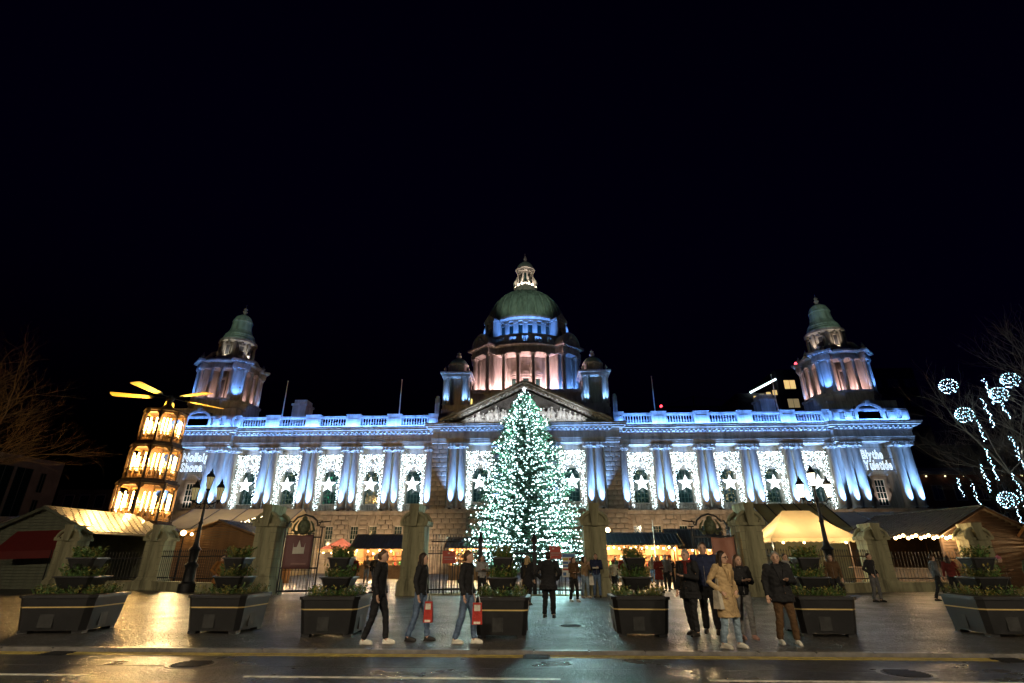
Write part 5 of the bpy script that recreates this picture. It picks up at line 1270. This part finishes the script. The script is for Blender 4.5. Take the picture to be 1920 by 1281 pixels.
tb = MB(); frustum(tb,1.30,1.54,.18,.25); frustum(tb,1.54,1.57,.275,.275); tb.build('top_tub', BLKP, pl, smooth=False); ob('planting', sprigs(110,.25,.25,1.55,.25,3), pl, kind='stuff')
MB().box(-.03,.03,-hb-.03,-hb-.0,.24,.28).build('latch', STEEL, pl, smooth=False)
plab = ['at the far left beneath the shingled chalet','second from the left, below the unlit lamp','in front of the brown banner gap, left of centre','in front of the Christmas tree','right of centre, left of the woman in the camel coat','below the glowing lamp post, right of the waiting people','at the far right edge']
for i, (x, y, sx) in enumerate(((-9.85,-54.95,1.3),(-6.15,-54.85,1.05),(-3.45,-55.3,1),(.32,-55.4,.92),(3.35,-55.0,.96),(7.35,-54.8,1.02),(11.3,-54.7,1.05))):
    o = pl if i == 0 else copy_tree(pl); o.location = (x,y,0); o.scale = (sx,sx if sx<1.2 else 1.1,1); o.rotation_euler = (0,0,random.uniform(-.06,.06)+(.12 if i==0 else 0)+(i*3%4)*pi/2); o['label'] = 'black tiered planter '+plab[i]

# ================================================================ people
def skinm(n, c): return varied(n, c, .06, 6, .55, 0)
SKIN = [skinm('skin_fair',(.52,.32,.23)), skinm('skin_tan',(.42,.25,.17))]
def cl(n, c, rough=.85): return varied(n, c, .3, 4, rough, .8, .03, 8)
CLO = dict(camel=cl('camel_wool',(.46,.32,.165)), black=cl('black_cloth',(.014,.014,.016)), navy=cl('navy_cloth',(.018,.024,.06)), jeans=cl('blue_denim',(.10,.15,.24)), ljeans=cl('light_denim',(.24,.32,.40)), tan=cl('tan_knit',(.30,.19,.10)), brown=cl('brown_cloth',(.10,.055,.025)), grey=cl('grey_cloth',(.10,.10,.105)), lgrey=cl('light_grey_cloth',(.26,.25,.24)), dred=cl('dark_red_cloth',(.12,.015,.012)), orange=cl('rust_cloth',(.22,.09,.02)), green=cl('olive_cloth',(.05,.06,.03)), cream=cl('cream_cloth',(.5,.45,.36)), white=cl('white_leather',(.68,.64,.55),.5), pinks=cl('pink_shoe',(.5,.28,.22),.5), dshoe=cl('dark_shoe',(.02,.018,.016),.5), red=cl('bright_red_cloth',(.4,.03,.02)), pink=cl('pink_cloth',(.5,.14,.22)))
HAIR = dict(dark=varied('dark_brown_hair',(.022,.012,.008),.3,12,.5,.5,.01,40), brown=varied('brown_hair',(.07,.038,.02),.3,12,.5,.5,.01,40), grey=varied('grey_hair',(.2,.19,.17),.3,12,.5,.5,.01,40), blond=varied('blond_hair',(.35,.24,.11),.3,12,.5,.5,.01,40), red=varied('auburn_hair',(.12,.025,.012),.3,12,.5,.5,.01,40))
V = Vector
TMPS = bpy.data.scenes.new('workbench')
LIPS = skinm('lips',(.30,.10,.08))
def fuse(mb, vox, name, mat, extra=None, folds=0):
    me = mb.mesh(name+'_raw', mat, False); o = bpy.data.objects.new('tmp', me); TMPS.collection.objects.link(o)
    md = o.modifiers.new('r','REMESH'); md.mode = 'VOXEL'; md.voxel_size = vox; md.use_smooth_shade = True
    sm_ = o.modifiers.new('s','SMOOTH'); sm_.factor = .5; sm_.iterations = 2
    TMPS.view_layers[0].update(); dg = TMPS.view_layers[0].depsgraph; r = bpy.data.meshes.new_from_object(o.evaluated_get(dg)); bpy.data.objects.remove(o); bpy.data.meshes.remove(me)
    if extra is not None and extra.v:
        m2 = MB(); m2.v = [tuple(v.co) for v in r.vertices]; m2.f = [tuple(p.vertices) for p in r.polygons]; m2.m = [0]*len(m2.f); m2.add(extra.v, extra.f)
        bpy.data.meshes.remove(r); r = m2.mesh(name, mat, True, 60)
    else:
        if folds:
            ns = [(v.co.copy(), v.normal.copy()) for v in r.vertices]
            for v, (c_, n_) in zip(r.vertices, ns):
                k_ = mnoise.noise(V((c_.x*7+folds, c_.y*7, c_.z*13+c_.x*9)))+.6*mnoise.noise(V((c_.x*18, c_.y*18+folds, c_.z*26)))
                v.co = c_+n_*(.013*k_)
        r.materials.clear(); r.materials.append(mat); r.shade_smooth()
    r.name = name; return r
def person(lab, x, y, rz=0, h=1.7, top='black', bot='jeans', shoe='dshoe', hair='dark', hairlen=0, coat=0, arms=('down','down'), step=.16, stagger=.08, head=(0,0), hat=None, vox=.019, bulk=1.0, glasses=False, scarf=None, skin=0, hero=False, z=0, cat='person'):
    t = thing('person', lab, cat, (x,y,z), rz, 'people on the pavement and in the market'); k = h/1.7; t.scale = (k,k,k); b_ = bulk
    hip = .93; feet = [V((-step/2-.02, stagger, 0)), V((step/2+.02, -stagger, 0))]; hips = [V((-.088,0,hip)), V((.088,0,hip))]
    knees = [ (hips[i]*.48+V((feet[i].x,feet[i].y,.0))*.52)+V((0,-.035,.03)) for i in (0,1)]
    ank = [f+V((0,.02,.09)) for f in feet]; sh_ = [V((-.175*b_,0,1.395)), V((.175*b_,0,1.395))]
    el, wr, dirn = [], [], []
    for i, s in ((0,-1),(1,1)):
        a = arms[i]
        if a == 'down': e_, w_, d_ = V((s*.25*b_,.03,1.12)), V((s*.26*b_,-.05,.87)), V((0,-.15,-1))
        elif a == 'pocket': e_, w_, d_ = V((s*.31*b_,.09,1.13)), V((s*.19*b_,-.10,.96)), V((-s*.6,-.2,-.8))
        elif a == 'hold': e_, w_, d_ = V((s*.24*b_,-.05,1.12)), V((s*.07,-.27,1.16)), V((-s*.3,-1,.1))
        elif a == 'eat': e_, w_, d_ = V((s*.23,-.10,1.15)), V((s*.07,-.22,1.34)), V((-s*.4,-.4,.8))
        elif a == 'cross': e_, w_, d_ = V((s*.25,-.04,1.13)), V((-s*.05,-.2,1.1)), V((-s,-.1,0))
        else: e_, w_, d_ = V((s*.24,.02,1.12)), V((s*.25,-.1,.88)), V((0,-.1,-1))
        el.append(e_); wr.append(w_); dirn.append(d_.normalized())
    hy, hp = head; HR = (Matrix.Translation((0,-.015,1.475)) @ Euler((hp,0,hy)).to_matrix().to_4x4())
    bd = MB(); bd.tube([(0,0,.86),(0,0,1.0),(0,.0,1.2),(0,0,1.36),(0,-.0,1.42)],[.13,.12,.135,.12,.05],10,flat=.62)
    bd.tube([(0,.01,1.38),(0,-.01,1.5)],[.058,.052],10)
    hd = MB().ball((0,-.012,.098),.1,14,10,0,(.77,.95,1.16)).ball((0,-.045,.03),.06,10,8,0,(.85,.9,.85)).tube([(0,-.098,.105),(0,-.118,.072),(0,-.1,.062)],[.012,.018,.012],6)
    for s in (-1,1): hd.ball((s*.078,.0,.09),.024,7,6,0,(.4,.8,1.2))
    hd.tube([(-.024,-.088,.036),(0,-.094,.035),(.024,-.088,.036)],.009,5)
    bd.add(hd.v, hd.f, 0, HR); ex = MB()
    for i, s in ((0,-1),(1,1)):
        bd.tube([sh_[i],el[i],wr[i]],[.05,.042,.03],8); d = dirn[i]; u = d.orthogonal().normalized(); sd = V((1,0,0))-d*d.x; sd = (V((0,1,0))-d*d.y) if abs(d.x) > .6 else sd; sd.normalize(); nrm = d.cross(sd)
        pc = wr[i]+d*.05; bd.tube([wr[i],pc,wr[i]+d*.09],[.028,.036,.034],8,flat=.6)
        for q in range(4):
            f0 = wr[i]+d*.085+sd*(q-1.5)*.018; Lf = (.058,.07,.066,.05)[q]
            ex.tube([f0,f0+d*Lf*.55+nrm*.008,f0+d*Lf*.9+nrm*.028],[.0095,.009,.007],6)
        t0 = wr[i]+d*.04-sd*s*.025; ex.tube([t0,t0-sd*s*.028+d*.02,t0-sd*s*.03+d*.05+nrm*.012],[.011,.01,.008],6)
        bd.tube([hips[i],knees[i],ank[i],feet[i]+V((0,.0,.05))],[.08,.055,.042,.04],8)
        bd.tube([feet[i]+V((0,.05,.045)),feet[i]+V((0,-.12,.035))],[.035,.03],6)
    bo = ob('body', fuse(bd, vox*.72, 'body', SKIN[skin], ex), t)
    for s in (-1,1):
        p = HR @ V((s*.032,-.092,.098)); MB().ball(p,.0115,7,5).build('eye', HAIR['dark'], bo)
        p2 = [HR @ V((s*.018,-.1,.118)), HR @ V((s*.034,-.1,.124)), HR @ V((s*.05,-.09,.118))]; MB().tube(p2,.0065,4).build('eyebrow', HAIR['dark'], bo)
    MB().tube([HR @ V((-.024,-.097,.036)), HR @ V((0,-.104,.034)), HR @ V((.024,-.097,.036))],[.003,.0065,.003],5).build('lips', LIPS, bo)
    # hair
    hm = MB().ball((0,.014,.115),.104,14,10,0,(.83,.98,1.1))
    if hairlen: hm.tube([(0,.05,.12),(0,.075,.0),(0,.08,-.08-hairlen*.5),(0,.07,-.1-hairlen)],[.085,.09,.095,.05],10,flat=.55).tube([(-.07,.0,.12),(-.088,.0,.0),(-.095,-.01,-.06-hairlen*.6)],[.03,.035,.02],7).tube([(.07,.0,.12),(.088,.0,.0),(.095,-.01,-.06-hairlen*.6)],[.03,.035,.02],7)
    hf = MB()
    for v in hm.v: hf.v.append(v)
    hf.f = hm.f; hf.m = hm.m
    # cut the face opening: push front vertices back
    hf.v = [(a, (b-.006 if c > .16 else max(b, -.085 if c > .145 else (-.03 if hairlen else .0)) if abs(a) < (.062 if hairlen else .083) else b), c) for a, b, c in hf.v]
    hh = MB().add(hf.v, hf.f, 0, HR); hh.build('hair', HAIR[hair], t, ang=80)
    if hat:
        hm = MB().lathe([(.103,.135),(.108,.16),(.1,.2),(.075,.235),(.03,.25)],14).ball((0,0,.27),.035,8,6); hx = MB().add(hm.v, hm.f, 0, HR @ T(0,.005,-.005)); hx.build('bobble_hat', CLO[hat], t)
    if glasses:
        gg = MB()
        for s in (-1,1): gg.tube([(s*.034+.026*cos(a),-.104,.098+.022*sin(a)) for a in [2*pi*i/12 for i in range(13)]],.0045,5).tube([(s*.06,-.1,.105),(s*.082,.0,.105)],.004,4)
        gg.tube([(-.01,-.106,.1),(.01,-.106,.1)],.004,4); g4 = MB().add(gg.v, gg.f, 0, HR); g4.build('glasses', HAIR['dark'], t)
    # jacket
    jk = MB(); lo = .86 if not coat else 1.0
    jk.tube([(0,0,lo),(0,.0,1.05),(0,0,1.22),(0,.0,1.35),(0,.0,1.42),(0,-.0,1.455)],[.178*b_,.172*b_,.195*b_,.19*b_,.13*b_,.075],14,flat=.66)
    for i, s in ((0,-1),(1,1)):
        jk.ball(sh_[i]+V((s*.005,0,-.005)),.075*b_,8,6); jk.tube([sh_[i],sh_[i].lerp(el[i],.5),el[i],wr[i]-dirn[i]*.0],[.074*b_,.068*b_,.06*b_,.046],9)
    if coat:
        rx = .2*b_; jk.tube([(0,0,1.08),(0,.0,.95),(0,0,.8),(0,-.0,coat+.12),(0,-.0,coat)],[.175*b_,.195*b_,.21*b_,.225*b_,.232*b_],16,flat=.72)
    ja = ob('coat' if coat else 'jacket', fuse(jk, vox*.8, 'coat', CLO[top], None, 1+abs(x)), t)
    if coat:
        M_ = MB()
        for s in (-1,1): M_.add([(s*.012,-.142,1.12),(s*.075,-.138,1.33),(s*.10,-.095,1.42),(s*.055,-.075,1.45),(s*.02,-.125,1.3)],[(0,1,2,3,4)] if s<0 else [(4,3,2,1,0)])
        lp = M_.build('lapel', CLO[top], ja, smooth=False); lp.modifiers.new('t','SOLIDIFY').thickness = .014
        MB().tube([(.012,-.132*b_,1.1),(.016,-.155*b_,.95),(.02,-.165*b_,coat+.02)],.007,4).build('coat_edge', CLO[top], ja)
        for zz in (1.05,.92): MB().ball((.035,-.145*b_,zz),.013,7,5).build('button', HAIR['brown'], ja)
        for s in (-1,1): MB().box(s*.13-.055,s*.13+.055,-.155,-.13,.86,.9).build('pocket_flap', CLO[top], ja, smooth=False)
    else:
        MB().tube([(0,-.128*b_,.88),(0,-.13*b_,1.2),(0,-.085,1.42)],.006,4).build('zip', STEEL, ja)
    cm = MB().tube([(.085*cos(a),.0+.07*sin(a)-.005,1.445+.012*sin(a)) for a in [2*pi*i/14 for i in range(15)]],.024 if not scarf else .042,7)
    if scarf: cm.tube([(.03,-.09,1.43),(.05,-.14,1.3),(.045,-.145,1.12)],[.04,.04,.035],7,flat=.5)
    cm.build('scarf' if scarf else 'collar', CLO[scarf or top], t)
    # trousers
    tr_ = MB(); tr_.tube([(0,0,.84),(0,0,.93),(0,0,1.02)],[.15*b_,.172*b_,.158*b_],12,flat=.68)
    for i in (0,1): tr_.tube([hips[i]+V((0,0,-.02)),hips[i].lerp(knees[i],.5),knees[i],knees[i].lerp(ank[i],.5),ank[i]],[.096*b_,.088*b_,.068*b_,.064*b_,.056*b_],10)
    ob('trousers', fuse(tr_, vox*.8, 'trousers', CLO[bot], None, 1+abs(x)), t)
    for i in (0,1):
        f = feet[i]; s = MB().tube([f+V((0,.075,.045)),f+V((0,.04,.06)),f+V((0,-.06,.05)),f+V((0,-.13,.035)),f+V((0,-.175,.028))],[.028,.04,.04,.037,.02],10).box(f.x-.038,f.x+.038,f.y-.175,f.y+.085,0,.02)
        ob('shoe', fuse(s, .011 if vox < .015 else .016, 'shoe', CLO[shoe]), t)
    return t
P = person
P('woman in a long camel coat, glasses and white trainers, hands in pockets',4.72,-56.95,.5,1.69,'camel','ljeans','white','dark',.18,.52,('pocket','pocket'),.26,.05,(.35,.08),None,.013,1.0,True,None,0,True)
P('person in a black jacket with grey trousers and pink shoes behind the camel coat',5.45,-55.75,.1,1.63,'black','lgrey','pinks','brown',.06,0,('hold','hold'),.2,.04,(.1,0))
P('man in a black coat with brown trousers and cream shoes, rightmost of the waiting group',5.98,-56.45,-.1,1.68,'black','brown','white','grey',0,.75,('down','hold'),.24,.05,(-.2,.02),bulk=1.1)
P('tall man in a dark navy jacket standing behind the camel coat',4.98,-54.9,-.4,1.9,'navy','black','dshoe','brown',0,0,('down','down'),.2,.06,(.2,0),bulk=1.1)
P('man in a dark coat with a red scarf left of the camel coat',4.5,-55.2,-.9,1.74,'black','black','dshoe','grey',0,.7,('down','hold'),.24,.12,(.1,.05),bulk=1.12,scarf='dred')
P('woman in a tan jumper and pale jeans eating beside the gate pier',3.18,-43.3,.75,1.66,'tan','ljeans','cream','dark',.12,0,('eat','eat'),.18,.08,(.2,-.1))
P('man in a navy jumper and jeans holding a takeaway box by the pier',3.72,-43.0,-.05,1.77,'navy','jeans','dshoe','dark',0,0,('down','hold'),.2,.04,(-.1,-.15))
P('person in brown standing on the plaza left of the couple, cream shoes',2.55,-45.5,.6,1.62,'brown','black','cream','brown',.05,0,('cross','cross'),.2,.08)
P('large figure in black standing before the white notice board',1.42,-51.6,2.9,1.74,'black','black','dshoe','dark',0,.7,('pocket','pocket'),.24,.05,bulk=1.15)
P('person in dark clothes carrying a red carrier bag beside the central planter',-.35,-56.6,1.3,1.7,'black','jeans','white','brown',0,0,('down','down'),.12,.17,(.1,0))
P('long-haired person carrying a red carrier bag, left of the other bag carrier',-1.35,-56.3,1.4,1.66,'black','jeans','dshoe','dark',.08,0,('down','down'),.12,.18,(.1,0))
P('person in black with white trainers striding near the kerb',-2.1,-56.75,1.5,1.72,'black','black','white','brown',0,0,('down','down'),.1,.2,(.05,0))
P('woman with blond hair in black before the central railing',.75,-47.2,2.6,1.66,'black','black','dshoe','blond',.2,.6,('down','down'),.18,.06)
P('person in a pale jacket beside the tree post',-1.1,-45.5,.3,1.68,'lgrey','black','dshoe','brown',.05,0,('hold','hold'),.18,.06)
P('person in a rust coat in front of the banner pier',-12.0,-45.2,1.0,1.7,'orange','black','dshoe','dark',0,.6,('pocket','pocket'),.2,.1,bulk=1.1)
P('person in black with a white bobble hat by the drinks stall',-6.9,-40.2,-1.2,1.75,'black','black','dshoe','grey',0,0,('down','hold'),.2,.1,hat='white')
P('person in a dark red jacket walking in through the left gate',-8.9,-37.5,3.0,1.7,'dred','black','dshoe','brown',0,0,('down','down'),.12,.22)
P('person in black walking in through the left gate',-8.2,-36.0,2.8,1.74,'black','jeans','dshoe','dark',0,0,('down','down'),.12,.2)
P('person in brown near the pink tent',-10.6,-29.5,.3,1.7,'brown','grey','dshoe','brown',0,0,('hold','hold'),.18,.06)
P('child-sized person in a red bobble hat at the right gate',4.95,-39.6,2.7,1.5,'cream','black','dshoe','brown',0,0,('down','down'),.16,.08,hat='red')
P('person in dark red seen from behind inside the right gate',5.6,-38.8,3.0,1.72,'dred','black','dshoe','dark',0,0,('down','hold'),.18,.1,bulk=1.1)
P('person in brown seen from behind inside the right gate',6.4,-38.2,2.9,1.7,'brown','black','dshoe','grey',.05,0,('hold','hold'),.18,.08,bulk=1.1)
P('person in a dark red coat facing out of the right gate',7.2,-39.4,.3,1.68,'dred','grey','dshoe','brown',.1,.6,('hold','hold'),.18,.06)
P('person in grey in the middle of the right gate crowd',7.9,-38.0,-.5,1.76,'grey','black','dshoe','grey',0,0,('down','down'),.18,.08)
P('person in black with a red hat in the right gate crowd',8.5,-36.5,.4,1.7,'black','black','dshoe','dark',0,0,('eat','hold'),.18,.06,hat='red')
P('person in a green jacket at the garlanded stall counter',6.6,-28.5,3.1,1.72,'green','black','dshoe','brown',0,0,('hold','hold'),.18,.06)
P('person in brown at the garlanded stall counter',9.2,-28.2,3.0,1.7,'brown','jeans','dshoe','dark',.1,0,('hold','hold'),.18,.06)
P('man in a dark jacket with pale scarf right of the pier with the pink banner',9.6,-48.5,.2,1.72,'black','black','dshoe','dark',0,0,('hold','down'),.18,.06,scarf='lgrey')
P('person in brown before the railing right of the glowing lamp',12.4,-46.0,-.4,1.7,'brown','black','dshoe','brown',.08,0,('down','down'),.18,.1)
P('person in black near the short pier right of the cream tent',14.3,-45.2,.5,1.76,'black','grey','dshoe','dark',0,0,('pocket','pocket'),.2,.06)
P('person in grey walking before the long-roofed chalet',17.2,-44.5,1.4,1.7,'grey','black','dshoe','brown',0,0,('down','down'),.12,.24)
P('person in dark red before the long-roofed chalet',18.6,-43.4,2.6,1.68,'dred','black','dshoe','dark',.15,0,('down','down'),.18,.08)
P('person with a pink hat before the long-roofed chalet',20.4,-43.8,.4,1.64,'brown','black','dshoe','brown',0,0,('hold','hold'),.18,.06,hat='pink')
P('person in olive near the right picture edge',22.3,-43.0,-.6,1.74,'green','black','dshoe','grey',0,0,('down','down'),.18,.1)
# things people hold
REDBAG = cl('red_paper_bag',(.42,.03,.02),.5)
def bag(lab, x, y, z, w_, h_, d_, mat, cat='bag', white=True):
    t = thing('carrier_bag', lab, cat, (x,y,z), random.uniform(-.3,.3)); MB().box(-w_/2,w_/2,-d_/2,d_/2,0,h_,0,None,(.015,.02)).build('bag_body', mat, t, smooth=False)
    MB().tube([(-w_*.25,0,h_),(-w_*.12,0,h_+.12),(w_*.12,0,h_+.12),(w_*.25,0,h_)],.008,5).build('handle', CLO['white'], t)
    if white: MB().box(-w_*.3,w_*.3,-d_/2-.004,-d_/2+.002,h_*.62,h_*.9).box(-w_*.32,w_*.32,-d_/2-.004,-d_/2+.002,.01,.05).build('white_print', CLO['white'], t, smooth=False)
bag('red carrier bag with white print held beside the central planter',-.1,-56.85,.36,.2,.38,.1,REDBAG)
bag('red carrier bag with white print held left of the central planter',-1.12,-56.55,.36,.18,.38,.1,REDBAG)
bag('white plastic bag hanging between the couple by the pier',3.46,-43.2,.5,.2,.34,.12,CLO['white'],'bag',False)
o = MB().box(-.13,.13,-.08,.08,0,.06).build('takeaway_box', CLO['cream'], None, (3.66,-43.33,1.16), smooth=False); tag(o,'cream takeaway box held by the man in navy','box')
t = thing('handbag','cream handbag hanging at the side of the woman in the camel coat','handbag',(4.52,-57.08,.78),.5); MB().box(-.05,.05,-.09,.09,-.12,.2,0,None,(.01,.03)).build('bag_body', CLO['cream'], t, smooth=False); MB().tube([(0,-.05,.2),(.02,-.02,.4),(.03,.02,.4),(0,.05,.2)],.008,5).build('strap', CLO['cream'], t)
# teal lit sign at the right edge
board(26.9,-40.2,1.5,.75,2.35,TEALS,'teal lit sign board near the right picture edge',((.1,.6,.6,.75,PRINT),(.1,.8,.3,.4,PRINT)))

bpy.data.scenes.remove(TMPS)
